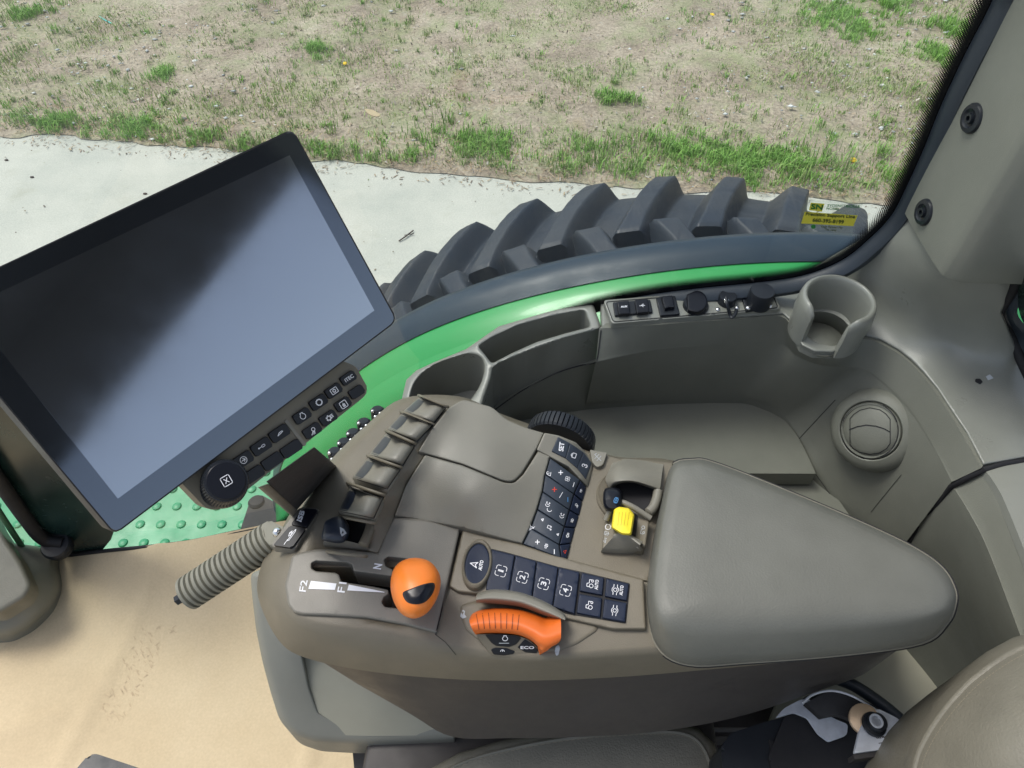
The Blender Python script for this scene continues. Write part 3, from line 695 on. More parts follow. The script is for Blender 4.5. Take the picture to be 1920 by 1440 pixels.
# inner edge of the clear glass (px) from top right, round the corner, along the bottom to far left
edge_in = [(1836, -60), (1808, 10), (1764, 100), (1722, 195), (1690, 280), (1660, 350), (1636, 398), (1600, 436), (1560, 468), (1500, 491), (1420, 503), (1320, 513), (1220, 526), (1130, 544), (1060, 567), (990, 596), (930, 628), (870, 668), (810, 706), (750, 750), (690, 800), (630, 850), (580, 892), (555, 925), (520, 972), (440, 992), (360, 1010), (280, 1020), (195, 1028), (110, 1040)]
pts = [np.array([p.x, p.z]) for p in (KY(x, y, GY) for x, y in edge_in)]
pts = [np.array([pts[0][0]-.002, 3.1])]+[np.array([pts[0][0], 2.7])]+pts+[np.array([-1.5, float(pts[-1][1])])]
pts = cr(pts, 5, False)
win = thing('side_window', 'large side window with dotted black glass border and rounded rear corner', 'window', (0, GY, 2.0))
gp_ = [Vector((p[0]+.012, GY+.004, p[1]-.012)) for p in pts]
gl_out = [Vector((.53, GY+.004, 3.1)), Vector((.53, GY+.004, 2.0))]
mk('glass', [(-1.5, GY+.004, 1.0), (.53, GY+.004, 1.0), (.53, GY+.004, 3.1), (-1.5, GY+.004, 3.1)], [(0, 1, 2, 3)], m_glass, win, 0, recalc=False)
# frit with dots, UV in metres
m_fr = bpy.data.materials.new('glass_border_dots'); m_fr.use_nodes = True; n_ = m_fr.node_tree; b_ = n_.nodes['Principled BSDF']
b_.inputs['Base Color'].default_value = (.004, .004, .005, 1); b_.inputs['Roughness'].default_value = .25
uvn = n_.nodes.new('ShaderNodeUVMap'); sx = n_.nodes.new('ShaderNodeSeparateXYZ'); n_.links.new(uvn.outputs[0], sx.inputs[0])
def mth(op, a, b=None):
    q = n_.nodes.new('ShaderNodeMath'); q.operation = op
    for i, v in enumerate((a, b)):
        if v is None: continue
        if isinstance(v, (int, float)): q.inputs[i].default_value = v
        else: n_.links.new(v, q.inputs[i])
    return q.outputs[0]
P_ = .0030
ur = mth('DIVIDE', mth('ADD', sx.outputs[0], sx.outputs[1]), P_); vr = mth('DIVIDE', mth('SUBTRACT', sx.outputs[0], sx.outputs[1]), P_)
fu = mth('SUBTRACT', mth('FRACT', ur), .5); fv = mth('SUBTRACT', mth('FRACT', vr), .5)
d_ = mth('SQRT', mth('ADD', mth('MULTIPLY', fu, fu), mth('MULTIPLY', fv, fv)))
rad = mth('MULTIPLY', mth('SUBTRACT', .020, sx.outputs[1]), .72/.020)   # open at the clear side (v=0), closed by v=.016
al = mth('GREATER_THAN', d_, rad)
n_.links.new(al, b_.inputs['Alpha'])
offs = [0, .020, .040]
N2 = []; 
for i in range(len(pts)):
    t = pts[min(i+1, len(pts)-1)]-pts[max(i-1, 0)]; t /= np.linalg.norm(t); N2.append(np.array([-t[1], t[0]]))
# outward = to the right/below of the travel direction
sgn = 1 if N2[2][0] > 0 else -1
acc = [0]
for a, b in zip(pts, pts[1:]): acc.append(acc[-1]+float(np.linalg.norm(b-a)))
V = []; F = []; UVv = []
for i, (p, nn) in enumerate(zip(pts, N2)):
    for o in offs: q = p+nn*sgn*o; V.append((q[0], GY-.001, q[1])); UVv.append((acc[i], o))
for i in range(len(pts)-1):
    for j in range(2): F.append((i*3+j, i*3+j+1, (i+1)*3+j+1, (i+1)*3+j))
fo = mk('glass_border', V, F, m_fr, win, 0, recalc=False); ul = fo.data.uv_layers.new(name='UVMap')
for lp in fo.data.loops: ul.data[lp.index].uv = UVv[lp.vertex_index]
# rubber seal along the right side and corner
sl = [p+nn*sgn*.040 for p, nn in zip(pts, N2)]; k1 = 2+5*13
R = []
for p, nn in list(zip(pts, N2))[:5*15]:
    R.append([Vector((q[0], y, q[1])) for q, y in ((p+nn*sgn*.026, GY-.002), (p+nn*sgn*.028, GY-.014), (p+nn*sgn*.036, GY-.020), (p+nn*sgn*.046, GY-.016), (p+nn*sgn*.048, GY-.002))])
rings('rubber_seal', R, M['rubber'], win, smooth=50)
# sticker on the glass, outside face, set a little in front
sk = thing('window_sticker', 'clear yellow and green phone number sticker on the lower rear corner of the glass', 'sticker', KY(1550, 410, GY))
def GK(x, y, d=.003): return KY(x, y, GY-d)
m_clear = bpy.data.materials.new('clear_film'); m_clear.use_nodes = True; n_ = m_clear.node_tree; n_.nodes.clear()
o_ = n_.nodes.new('ShaderNodeOutputMaterial'); tr = n_.nodes.new('ShaderNodeBsdfTransparent'); tr.inputs[0].default_value = (.9, .94, .92, 1); df = n_.nodes.new('ShaderNodeBsdfDiffuse'); df.inputs[0].default_value = (.6, .65, .62, 1)
mx = n_.nodes.new('ShaderNodeMixShader'); mx.inputs[0].default_value = .18; n_.links.new(tr.outputs[0], mx.inputs[1]); n_.links.new(df.outputs[0], mx.inputs[2]); n_.links.new(mx.outputs[0], o_.inputs[0])
film = mk('film', [GK(1490, 436), GK(1598, 442), GK(1618, 381), GK(1512, 374)], [(0, 1, 2, 3)], m_clear, sk, 0)
fill([(1502, 419), (1600, 424), (1608, 404), (1509, 397)], film, M['sticky'], sk, 'yellow_band')
fill([(1517, 394), (1541, 397), (1546, 382), (1520, 380)], film, M['sticky'], sk, 'logo_patch', off=.0008)
text('SN', (1520, 392), (1541, 394), (1.5, -9), film, M['stickg'], sk, 'logo_letters', bold=1.0, off=.0015)
text('SYDENSTRICKER', (1551, 388), (1612, 390), (1, -5), film, M['stickg'], sk, off=.0015, bold=.3)
text('NOBBE', (1549, 393), (1572, 394.5), (1, -4.5), film, M['stickg'], sk, off=.0015, bold=.3)
text('Precision Support Line', (1510, 406), (1602, 411.5), (1.6, -7.5), film, M['stickd'], sk, off=.0015, bold=.5)
text('660-395-8199', (1523, 416), (1581, 420), (1.2, -6.5), film, M['stickd'], sk, off=.0015, bold=.5)
text('Your Partner For', (1538, 427), (1580, 429), (1, -4), film, M['stickd'], sk, off=.0015, bold=.2)
text('The Land', (1545, 432), (1567, 433.5), (1, -4), film, M['stickd'], sk, off=.0015, bold=.2)
fill(ell(1525, 425, 4.5, 4), film, M['stickg'], sk, 'round_emblem', off=.001)
# ================================================================== PILLAR
pl = thing('cab_pillar', 'tall grey green trim pillar beside the window with two dark bolts', 'pillar', (.52, .7, 2.3))
zb = 2.162
prow = [(.512, .803), (.512, .797), (.512, .735), (.514, .672), (.520, .658), (.532, .650), (.56, .648), (.62, .645), (.70, .63), (.80, .60)]
def prw(dx, dy, z): return [(x+dx, y+dy, z) for x, y in prow]
body = grid('trim_shell', [prw(0, 0, 3.1), prw(0, 0, 2.8), prw(0, 0, 2.4), prw(0, 0, 2.25), prw(0, -.001, zb+.01), prw(.002, .004, zb), prw(.01, .012, zb-.002), prw(.03, .04, zb-.004)], M['pillar'], pl, 3, 2, back=(.006, .006, 0))
for x, y in ((1825, 222), (1735, 398)):
    c = KX(x, y, .512)
    bt = lathe('bolt', c, (-1, -.1, .05), [(.0165, -.004), (.0165, .002), (.0150, .0045), (.0105, .0055), (.0085, .0035), (.0060, .0030), (.0055, .0068), (.0030, .0068), (.0028, .001)], M['black'], pl, n=28)
# ================================================================== SIDE CONSOLE OF THE CAB
sc = thing('cab_side_console', 'grey moulded side console with storage tub, round air vent and socket strip below the window', 'console', (.4, .7, 1.9))
_c = K(1576, 556, 2.062); cupc = Vector((_c.x, _c.y, 2.0))
def proj(P): d = Vector(P)-CAM; q = d/d.dot(FW); return (960+q.dot(RT)*FPX, 720-q.dot(UP)*FPX)
shelf_ctrl = [(1115, 575, 1.985), (1128, 617, 1.985), (1300, 545, 2.0), (1300, 600, 2.0), (1455, 520, 2.01), (1467, 588, 2.0), (1530, 605, 2.0), (1610, 622, 2.0), (1685, 656, 2.0), (1730, 697, 2.0), (1782, 769, 2.0), (1841, 872, 2.0),
   (1500, 640, 2.0), (1560, 665, 2.0), (1548, 610, 2.0), (1520, 510, 2.012), (1600, 455, 2.09), (1690, 405, 2.15), (1640, 490, 2.08), (1788, 525, 2.15), (1850, 532, 2.15), (1910, 528, 2.15), (1670, 590, 2.025), (1720, 620, 2.03), (1760, 590, 2.07), (1850, 600, 2.085), (1790, 640, 2.03), (1870, 650, 2.04), (1760, 690, 2.005), (1840, 740, 2.0), (1930, 720, 2.0), (1930, 860, 2.0), (1860, 830, 2.0), (2000, 640, 2.03), (2000, 900, 2.0), (1975, 530, 2.12)]
zshelf = zfit(shelf_ctrl)
sh_out = [(1128, 616), (1126, 570), (1200, 548), (1300, 535), (1380, 526), (1455, 520), (1520, 505), (1560, 480), (1620, 445), (1665, 415), (1692, 396), (1730, 425), (1790, 510), (1860, 515), (1915, 515), (1905, 540), (1878, 585), (1905, 650), (1960, 760), (1960, 850), (1921, 858), (1843, 872), (1812, 812), (1782, 768), (1757, 730), (1730, 698), (1708, 676), (1685, 658), (1650, 638), (1622, 630), (1606, 643), (1590, 654), (1560, 661), (1527, 660), (1503, 648), (1491, 625), (1482, 602), (1467, 589), (1380, 594), (1300, 599), (1220, 605), (1150, 612)]
shelf = sheet('upper_shelf', sh_out, zshelf, M['shelf'], sc, holes=[[proj(cupc+Vector((.034*math.cos(math.radians(k*12)), .034*math.sin(math.radians(k*12)), 0))) for k in range(30)]], r=5, drop=.004, depth=.012, hdepth=.022, hr=2, step=8, smooth=180)
bev_rows = lambda T, C: None
Tpx = [(1124, 612, 1.990), (1220, 606, 2), (1300, 600, 2), (1380, 595, 2), (1467, 590, 2), (1492, 628, 1.998), (1527, 661, 1.996), (1572, 660, 1.996), (1622, 632, 2), (1685, 659, 2), (1730, 699, 2), (1782, 770, 2), (1843, 874, 2)]
Cpx = [(1117, 680, 1.945), (1220, 658, 1.945), (1300, 650, 1.945), (1380, 644, 1.945), (1460, 644, 1.945), (1492, 668, 1.946), (1530, 684, 1.947), (1570, 690, 1.948), (1612, 692, 1.95), (1650, 716, 1.95), (1700, 766, 1.95), (1743, 830, 1.95), (1783, 905, 1.95)]
Bpx = [(1096, 768, 1.80), (1180, 762, 1.80), (1250, 758, 1.80), (1320, 756, 1.80), (1375, 756, 1.80), (1402, 758, 1.80), (1432, 768, 1.80), (1455, 783, 1.795), (1475, 802, 1.79), (1502, 848, 1.78), (1525, 895, 1.77), (1580, 970, 1.74), (1655, 1075, 1.70)]
T3 = [K(*p)-Vector((0, 0, .004)) for p in Tpx]; C3 = [K(*p) for p in Cpx]; B3 = [K(*p) for p in Bpx]
T4 = [a+(a-b).normalized()*.004+Vector((0, 0, 0)) for a, b in zip(T3, C3)]
G3 = [b+(c-b)*.18 for b, c in zip(B3, C3)]; U3 = [(c+(b-c)*.12) for b, c in zip(B3, C3)]
low3 = [b+Vector((0, 0, -.12)) for b in B3]
wall = grid('tub_wall', [T3, [(a*.12+b*.88)+Vector((0, 0, .001)) for a, b in zip(T3, C3)], C3, U3, G3, B3, low3], M['wall'], sc, 5, 4, back=(.012, .012, 0), smooth=35)
wl3 = [[(870, 830, 1.84), (928, 768, 1.857), (985, 730, 1.880), (1040, 701, 1.897), (1118, 679, 1.913)], [(880, 850, 1.82), (940, 790, 1.83), (990, 762, 1.84), (1045, 740, 1.85), (1108, 722, 1.86)], [(885, 870, 1.79), (950, 800, 1.795), (1000, 784, 1.80), (1045, 776, 1.80), (1097, 768, 1.80)], [(885, 880, 1.75), (950, 820, 1.75), (1000, 810, 1.75), (1045, 800, 1.75), (1097, 790, 1.75)]]
grid('tub_wall_front', [[K(*p) for p in r] for r in wl3], M['wall'], sc, 5, 4, back=(0, .012, 0), smooth=35)
_wf = bpy.data.objects['tub_wall_front']
# tub floor with a step
pk('tub_floor', cr([(880, 810), (975, 780), (1100, 760), (1250, 750), (1380, 748), (1440, 765), (1490, 810), (1530, 888)], 5, False)+[(1530, 889), (1200, 886), (900, 1000)], 1.80, .03, M['wall'], sc, .0008)
pk('tub_floor_rear', [(1150, 860), (1500, 860), (1560, 920), (1660, 1060), (1300, 1050), (1100, 1000)], 1.765, .02, M['wall'], sc, 0)
# air vent: domed boss on the rear wall
vc = None
h = bvh(wall).ray_cast(CAM, ray(1640, 806).normalized()); vc = h[0]; vn = h[1]
if vn.dot(CAM-vc) < 0: vn = -vn
va = (vn*.50+(CAM-vc).normalized()*.50).normalized()
vc = vc+va*.009
vt = lathe('vent_boss', vc, va, [(.062, -.05), (.0615, -.012), (.059, .001), (.051, .009), (.0435, .0115), (.0420, .0105), (.0415, .002)], M['wall'], sc, n=64, smooth=50)
ve = lathe('air_vent', vc, va, [(.0408, -.01), (.0405, .010), (.0395, .0122), (.0372, .0122), (.0366, .0110), (.034, .0135), (.028, .0165), (.018, .0190), (.008, .0200)], M['wall'], sc, n=64, smooth=50)
def proj(P): d = Vector(P)-CAM; q = d/d.dot(FW); return (960+q.dot(RT)*FPX, 720-q.dot(UP)*FPX)
VX, VY = proj(vc+va*.0125)
def vpx(a, b, hgt=.0): # vent local -> px via projecting
    u, v, ax = basis(va); P = vc+u*a+v*b+ax*hgt; d = P-CAM; q = d/d.dot(FW); return (960+q.dot(RT)*FPX, 720-q.dot(UP)*FPX)
m_gap = M['matte']
strokes([arc(0, 0, .0412, 0, 360, 60)], (VX, VY), (1290, 0), (0, 1290), 2.2, [ve, vt], m_gap, sc, 'vent_gap')
strokes([[(-40, -28), (-40, 24)]+[(-32, 33), (-20, 41), (0, 46), (20, 42), (32, 34), (41, 23)]+[(41, -26), (34, -36), (20, -45), (0, -48), (-20, -44), (-34, -36), (-40, -28)]], (VX, VY), (.93, 0), (0, -.93), 1.5, ve, m_gap, sc, 'vent_flap_gap')
strokes([[(-41, 2), (-25, 8), (-8, 11), (12, 9), (28, 4), (41, -3)]], (VX, VY), (.93, 0), (0, -.93), 2.0, ve, m_gap, sc, 'vent_flap_gap')
strokes([[(1497, 824), (1566, 750)]], (0, 0), (1, 0), (0, 1), 1.3, wall, m_gap, sc, 'seam_line'); strokes([[(1633, 960), (1690, 890)]], (0, 0), (1, 0), (0, 1), 1.0, wall, m_gap, sc, 'seam_line')
strokes([[(1497, 824), (1530, 890), (1580, 960)]], (0, 0), (1, 0), (0, 1), 1.0, wall, m_gap, sc, 'seam_line')
# second rear panel beyond the seam
T5 = [K(1836, 870, 1.990), K(1868, 915, 2.0), K(1893, 970, 2.0), K(1940, 1090, 2.0), K(2000, 1250, 2.0)]
C5 = [K(1774, 900, 1.938), K(1815, 965, 1.95), K(1850, 1035, 1.95), K(1905, 1180, 1.95), K(1960, 1330, 1.95)]
B5 = [K(1645, 1068, 1.69), K(1690, 1120, 1.68), K(1715, 1175, 1.66), K(1770, 1285, 1.62), K(1830, 1400, 1.6)]
rp = thing('rear_trim_panel', 'grey rear quarter trim panel behind the armrest, past the dark seam', 'panel', (.62, .35, 1.8))
T5 = [p+Vector((.004, -.004, 0)) for p in T5]
grid('panel_face', [T5, [a*.15+b*.85 for a, b in zip(T5, C5)], C5, [b+(c-b)*.8 for b, c in zip(B5, C5)], B5, [b+Vector((0, 0, -.5)) for b in B5]], M['wall'], rp, 5, 4, back=(.012, .008, 0), smooth=35)
grid('panel_ledge', [[p+Vector((-.003, .002, .001)) for p in T5], [p+Vector((.05, .02, .003)) for p in T5], [p+Vector((.25, .06, .004)) for p in T5]], M['shelf'], rp, back=(0, 0, -.012))
tube('seam_groove', [K(1930, 863, 1.996), K(1880, 870, 1.996), K(1846, 880, 1.994), K(1816, 895, 1.972), K(1784, 912, 1.944), K(1735, 975, 1.85), K(1690, 1036, 1.765), K(1650, 1090, 1.70)], .0038, M['matte'], rp)
# small square holes in the shelf
fill(rnd([(1829, 710), (1838, 710), (1843, 716), (1838, 721), (1828, 716)], 2), shelf, M['matte'], sc, 'clip_slot'); fill([(1848, 706), (1856, 702), (1863, 709), (1853, 713)], shelf, M['grey'], sc, 'clip_slot')
# rear quarter window edge, right border
qs = thing('quarter_window_seal', 'dark curved rubber seal of the rear quarter window at the right edge', 'seal', K(1915, 640, 2.06))
tube('seal_strip', cr([tuple(K(x, y, z)) for x, y, z in ((1925, 500, 2.18), (1888, 560, 2.12), (1876, 592, 2.08), (1900, 640, 2.04), (1930, 705, 2.02), (1980, 800, 2.01))], 5, False), .007, M['matte'], qs)
grid('window_frame', [[K(1915, 520, 2.16), K(1893, 570, 2.11), K(1912, 620, 2.06), K(1950, 700, 2.03)], [K(1960, 520, 2.17), K(1908, 580, 2.115), K(1935, 625, 2.07), K(1990, 700, 2.04)]], M['rubber'], qs, back=(0, 0, -.01))
grid('dark_glass', [[K(1912, 515, 2.17), K(1910, 580, 2.118), K(1935, 630, 2.075), K(1995, 700, 2.045)], [K(2050, 480, 2.3), K(2050, 560, 2.3), K(2050, 600, 2.3), K(2060, 650, 2.3)]], M['darkglass'], qs, back=(.004, .004, 0))
# socket strip
sp_ = thing('socket_panel', 'long narrow strip of power and data sockets under the window', 'socket panel', K(1300, 568, 2.0))
zp = zfit([(1140, 570, 2.002), (1145, 600, 2.0), (1445, 535, 2.008), (1460, 578, 2.006)]); zpl = lambda d: (lambda x, y: zp(x, y)+d)
so = rnd([(1131, 563), (1447, 537), (1464, 580), (1147, 608)], 7)
frm = sheet('panel_frame', so, zpl(.003), M['shelf'], sp_, r=3, drop=.002, depth=.008)
si = rnd([(1136, 566), (1444, 541.5), (1459, 577), (1150, 603.5)], 6)
strokes([[tuple(p) for p in si]+[tuple(si[0])]], (0, 0), (1, 0), (0, 1), 1.8, frm, M['matte'], sp_, 'panel_gap')
def plug(name, out, d0, h, m=M['keygrey'], r=2, par=sp_, z=None): return sheet(name, out, zpl(d0+h), m, par, r=r, drop=.0012, depth=h, step=7)
a1 = plug('socket_base', rnd([(1149, 567), (1219, 562), (1224, 585), (1153, 592)], 2), .003, .004, M['black'])
a2 = plug('aux_socket_cap', rnd([(1157, 566), (1179, 564), (1182, 588), (1160, 589)], 2), .007, .005, M['key']); a3 = plug('usb_socket_cap', rnd([(1190, 563), (1215, 561), (1217, 585), (1194, 587)], 2), .007, .005, M['key'])
text('AUX', (1164, 577), (1176, 576), (0, -3), a2, M['white'], a2, off=.0007, bold=.5); strokes([[(-5, 0), (5, 0)], [(-2, 0), (1, 2.5), (3, 2.5)], [(0, 0), (2, -2.5)]], (1204, 573), (1, -.07), (0, -1), .9, a3, M['white'], a3)
b1 = plug('switch_plate', rnd([(1230, 558), (1266, 555), (1275, 589), (1238, 592)], 2), .003, .004, M['black']); plug('flip_cover', rnd([(1240, 556), (1261, 554), (1265, 577), (1255, 576), (1247, 579)], 2), .007, .006, M['key'])
def circ(x, y, d): return K(x, y, zp(x, y)+d)
lathe('round_socket', circ(1304, 574, .003), (0, 0, 1), [(.0185, -.003), (.0185, .003), (.017, .006), (.004, .0065)], M['black'], sp_, n=36)
plug('round_socket_lid', [tuple(p) for p in ell(1306, 565, 20, 20, 0, 40, -95, 95)]+[(1290, 582), (1288, 552)], .009, .005, M['key'], r=3)
sc2 = lathe('round_connector', circ(1362, 566, .003), (0, 0, 1), [(.013, -.003), (.013, .010), (.0125, .012), (.0118, .0128), (.003, .0128)], M['black'], sp_, n=32)
lathe('connector_pin', circ(1362, 563, .016), (0, 0, 1), [(.0022, -.004), (.0036, .0), (.0036, .002), (.002, .003)], M['chrome'], sp_, n=14)
tube('cap_strap', cr([tuple(circ(*q)) for q in ((1362, 557, .020), (1364, 572, .017), (1369, 590, .004), (1373, 595, .003), (1379, 588, .004), (1381, 578, .004))], 5, False), .0025, M['black'], sp_, flat=.5)
for x, y in ((1338, 557), (1346, 580), (1382, 577)): ball('screw', circ(x, y, .004), .0038, M['chrome'], sp_, s=(1, 1, .6))
pz2 = plug('connector_flange', rnd([(1388, 549), (1440, 547), (1449, 574), (1399, 583)], 2), .003, .004, M['black'])
lathe('large_connector', circ(1422, 568, .007), (0, 0, 1), [(.0175, -.003), (.0175, .022), (.0165, .0245), (.004, .025)], M['black'], sp_, n=36)
lathe('connector_pin', circ(1422, 553, .026), (0, 0, 1), [(.0025, -.006), (.0042, .0), (.0042, .003), (.0025, .0045)], M['chrome'], sp_, n=14)
tube('bead_chain', cr([tuple(circ(*q)) for q in ((1422, 553, .028), (1417, 545, .026), (1415, 536, .016), (1425, 532, .012), (1434, 538, .010))], 5, False), .0016, M['chrome'], sp_)
for x, y, d in ((1415, 536, .018), (1418, 541, .022), (1432, 534, .012), (1436, 538, .010)): ball('chain_bead', circ(x, y, d), .003, M['chrome'], sp_)
for x, y in ((1394, 549), (1403, 577), (1444, 574)): ball('screw', circ(x, y, .008), .0042, M['chrome'], sp_, s=(1, 1, .6))
# rear cup holder: open C wall
ch = thing('rear_cup_holder', 'round grey cup holder with open front slot right of the sockets', 'cup holder', K(1573, 560, 2.0))
cc = K(1576, 556, 2.062); cc2 = Vector((cc.x, cc.y, 0)); n = 60; Rr = []
a0, a1 = math.radians(-88), math.radians(212)
prof = [(.036, 1.985), (.0375, 2.0), (.040, 2.045), (.0415, 2.056), (.0435, 2.060), (.0465, 2.0605), (.0495, 2.057), (.0515, 2.048), (.0525, 2.03), (.0505, 2.012), (.0505, 1.998), (.050, 1.990)]
for k in range(n+1):
    t = a0+(a1-a0)*k/n; e = min(k, n-k)/n; s = max(0, 1-e/.06); 
    ring = []
    for r, z in prof:
        mid = .0455; zz = z if z < 1.99 else z-(z-1.99)*.16*s**2; rr = mid+(r-mid)*(1-.35*s**2)
        ring.append(Vector((cc.x+rr*math.cos(t), cc.y+rr*math.sin(t), zz)))
    Rr.append(ring)
rings('holder_wall', Rr, M['shelf'], ch, smooth=60)
# front storage tray with bin and cup holder
tr_ = thing('storage_tray', 'grey tray with curved bin and large round cup holder below the window', 'tray', K(1000, 650, 1.97))
zt = zfit([(760, 760, 1.90), (790, 690, 1.92), (870, 655, 1.945), (920, 720, 1.945), (900, 640, 1.955), (940, 610, 1.96), (1025, 587, 1.975), (1110, 570, 1.985), (1128, 617, 1.985), (1057, 640, 1.975), (970, 668, 1.96), (860, 775, 1.93)])
to = [(752, 790), (754, 745), (762, 712), (780, 695), (812, 680), (873, 655), (895, 640), (935, 612), (1023, 586), (1060, 577), (1108, 569), (1113, 572), (1127, 612), (1124, 617), (1057, 636), (1010, 652), (965, 670), (935, 682), (924, 692), (920, 712), (908, 745), (900, 775), (870, 850), (752, 850)]
bh = rnd([(897, 650), (923, 633), (973, 610), (1040, 592), (1096, 582), (1107, 613), (1060, 625), (1007, 641), (960, 662), (922, 682), (912, 668)], 7)
chh = cr([(771, 760), (773, 730), (788, 705), (817, 684), (865, 667), (888, 665), (904, 674), (908, 693), (900, 722), (880, 752), (850, 775), (800, 785)], 4)
tray = sheet('tray_body', [tuple(p) for p in to], zt, M['shelf'], tr_, holes=[bh, [tuple(p) for p in chh]], r=7, hr=6, drop=.006, depth=.095, hdepth=.085, step=9)
strokes([[tuple(p) for p in cr([(925, 771), (950, 752), (985, 729), (1040, 701), (1085, 686), (1112, 681), (1120, 672), (1127, 620)], 4, False)]], (0, 0), (1, 0), (0, 1), 2.2, [tray, wall, _wf], M['matte'], tr_, 'seam_line')
# ================================================================== ARMREST CONSOLE
ac = thing('armrest_console', 'brown grey armrest control console with levers, keypads and padded rest', 'armrest', (.1, .33, 1.7))
c_top = [(552, 1030), (585, 945), (640, 868), (700, 805), (765, 757), (860, 752), (930, 782), (1010, 812), (1110, 850), (1165, 864), (1262, 870), (1450, 925), (1650, 1010), (1725, 1090), (1700, 1170), (1500, 1200), (1300, 1212), (1150, 1222), (1000, 1232), (860, 1215), (720, 1188), (600, 1172), (553, 1152), (535, 1110), (540, 1065)]
c_r1 = [(524, 1024), (565, 938), (625, 862), (690, 798), (757, 749), (860, 745), (933, 776), (1014, 806), (1113, 846), (1167, 860), (1264, 866), (1455, 920), (1665, 1008), (1745, 1090), (1715, 1185), (1500, 1218), (1300, 1235), (1150, 1245), (1000, 1252), (860, 1245), (710, 1227), (590, 1204), (535, 1172), (502, 1115), (505, 1060)]
c_r2 = [(512, 1022), (560, 936), (622, 860), (688, 796), (755, 747), (860, 743), (935, 774), (1016, 804), (1115, 844), (1169, 858), (1266, 864), (1458, 920), (1672, 1008), (1760, 1090), (1722, 1200), (1500, 1238), (1300, 1258), (1150, 1270), (1000, 1276), (860, 1274), (700, 1260), (575, 1234), (522, 1200), (484, 1120), (489, 1062)]
def zr(L, z): return [K(x, y, z) for x, y in L]
def crr(L, z): return [K(p[0], p[1], z) for p in cr(L, 5)]
top_in = [(a*.97+980*.03, b*.97+1010*.03) for a, b in c_top]
r3 = [Vector((p.x+(.0 if p.x > .3 else .010), p.y+(.006 if p.y < .35 else -.004), 1.915)) for p in crr(c_r2, 1.925)]
c_b = [(640, 1150), (660, 1050), (700, 960), (740, 900), (800, 850), (880, 850), (950, 860), (1030, 880), (1130, 900), (1180, 920), (1270, 930), (1450, 1000), (1620, 1080), (1690, 1150), (1640, 1250), (1520, 1300), (1380, 1345), (1230, 1372), (1080, 1382), (960, 1384), (850, 1382), (780, 1345), (720, 1305), (670, 1270), (640, 1220)]
hs = rings('housing', [crr(top_in, 2.0), crr(c_top, 1.998), crr([((a+c)/2, (b+d)/2) for (a, b), (c, d) in zip(c_top, c_r1)], 1.990), crr(c_r1, 1.972), crr(c_r2, 1.945), crr(c_r2, 1.925)], M['taupe'], ac, cap0=True, cap1=False, smooth=60)
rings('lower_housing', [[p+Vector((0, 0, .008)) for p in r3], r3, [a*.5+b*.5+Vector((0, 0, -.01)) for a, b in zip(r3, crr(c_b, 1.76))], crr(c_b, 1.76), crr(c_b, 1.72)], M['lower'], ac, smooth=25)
# lever plate: low front part + raised block, slot cut through
def cutout(o, outl, ztop, zbot):
    L = [K(x, y, ztop) for x, y in outl]
    c = prism('cutter', L, (0, 0, zbot-ztop), None, None, 0, smooth=0)
    md = o.modifiers.new('b', 'BOOLEAN'); md.object = c; md.operation = 'DIFFERENCE'; md.solver = 'EXACT'
    bpy.context.view_layer.update(); me = bpy.data.meshes.new_from_object(o.evaluated_get(bpy.context.evaluated_depsgraph_get()))
    o.modifiers.clear(); o.data = me; bpy.data.objects.remove(c)
zpf = zfit([(535, 1095, 2.006), (540, 1135, 2.005), (551, 1040, 2.008), (600, 1030, 2.010), (709, 1037, 2.012), (738, 968, 2.014), (864, 990, 2.010), (820, 1187, 2.004), (688, 1158, 2.005), (572, 1153, 2.005), (650, 1090, 2.010), (780, 1080, 2.012)])
po = rnd([(548, 1041), (563, 1036), (596, 1029), (650, 1030), (709, 1037), (722, 1000), (738, 969), (800, 974), (864, 990), (848, 1060), (820, 1188), (760, 1172), (688, 1159), (620, 1155), (568, 1153), (551, 1149), (540, 1134), (534, 1098)], [6, 4, 4, 4, 1, 4, 4, 4, 3, 6, 2, 6, 6, 6, 5, 5, 5, 5])
slot = rnd([(584, 1056), (592, 1052), (652, 1055), (661, 1060), (663, 1071), (700, 1076), (735, 1081), (737, 1068), (723, 1062), (720, 1050), (728, 1044), (760, 1048), (790, 1055), (800, 1100), (790, 1145), (760, 1142), (722, 1138), (716, 1130), (720, 1120), (729, 1114), (728, 1106), (700, 1100), (660, 1094), (640, 1091), (636, 1078), (630, 1074), (592, 1071), (584, 1066)], 3)
plate = sheet('lever_plate', po, zpf, M['plate'], ac, holes=[slot], r=5, drop=.004, hr=2.5, depth=.010, hdepth=.03, step=8, floor=False)
cutout(hs, [(580, 1048), (800, 1048), (800, 1148), (714, 1148), (700, 1106), (632, 1096), (580, 1076)], 2.02, 1.955)
pk('slot_well', [(578, 1045), (805, 1045), (805, 1150), (578, 1150)], 1.962, .012, M['matte'], ac, 0)
# white wedge marks and lettering on the plate
fill([(583, 1089), (631, 1094), (628, 1106), (578, 1104)], plate, M['white'], ac, 'speed_mark'); fill([(654, 1096), (722, 1110), (720, 1111), (651, 1107)], plate, M['white'], ac, 'speed_mark')
text('F2', (573, 1110), (577, 1089), (-12, -1.5), plate, M['white'], ac, bold=.6); text('F1', (646, 1111.5), (650, 1093), (-13.5, -1.5), plate, M['white'], ac, bold=.6); text('N', (714, 1068), (717, 1059), (-14, -2), plate, M['white'], ac, bold=1.0)
strokes([[(864, 992), (847, 1065), (817, 1190)]], (0, 0), (1, 0), (0, 1), 2.2, [hs, plate], M['matte'], ac, 'seam_line')
strokes([[(817, 1190), (835, 1204), (855, 1228)]], (0, 0), (1, 0), (0, 1), 1.0, hs, M['matte'], ac, 'seam_line')
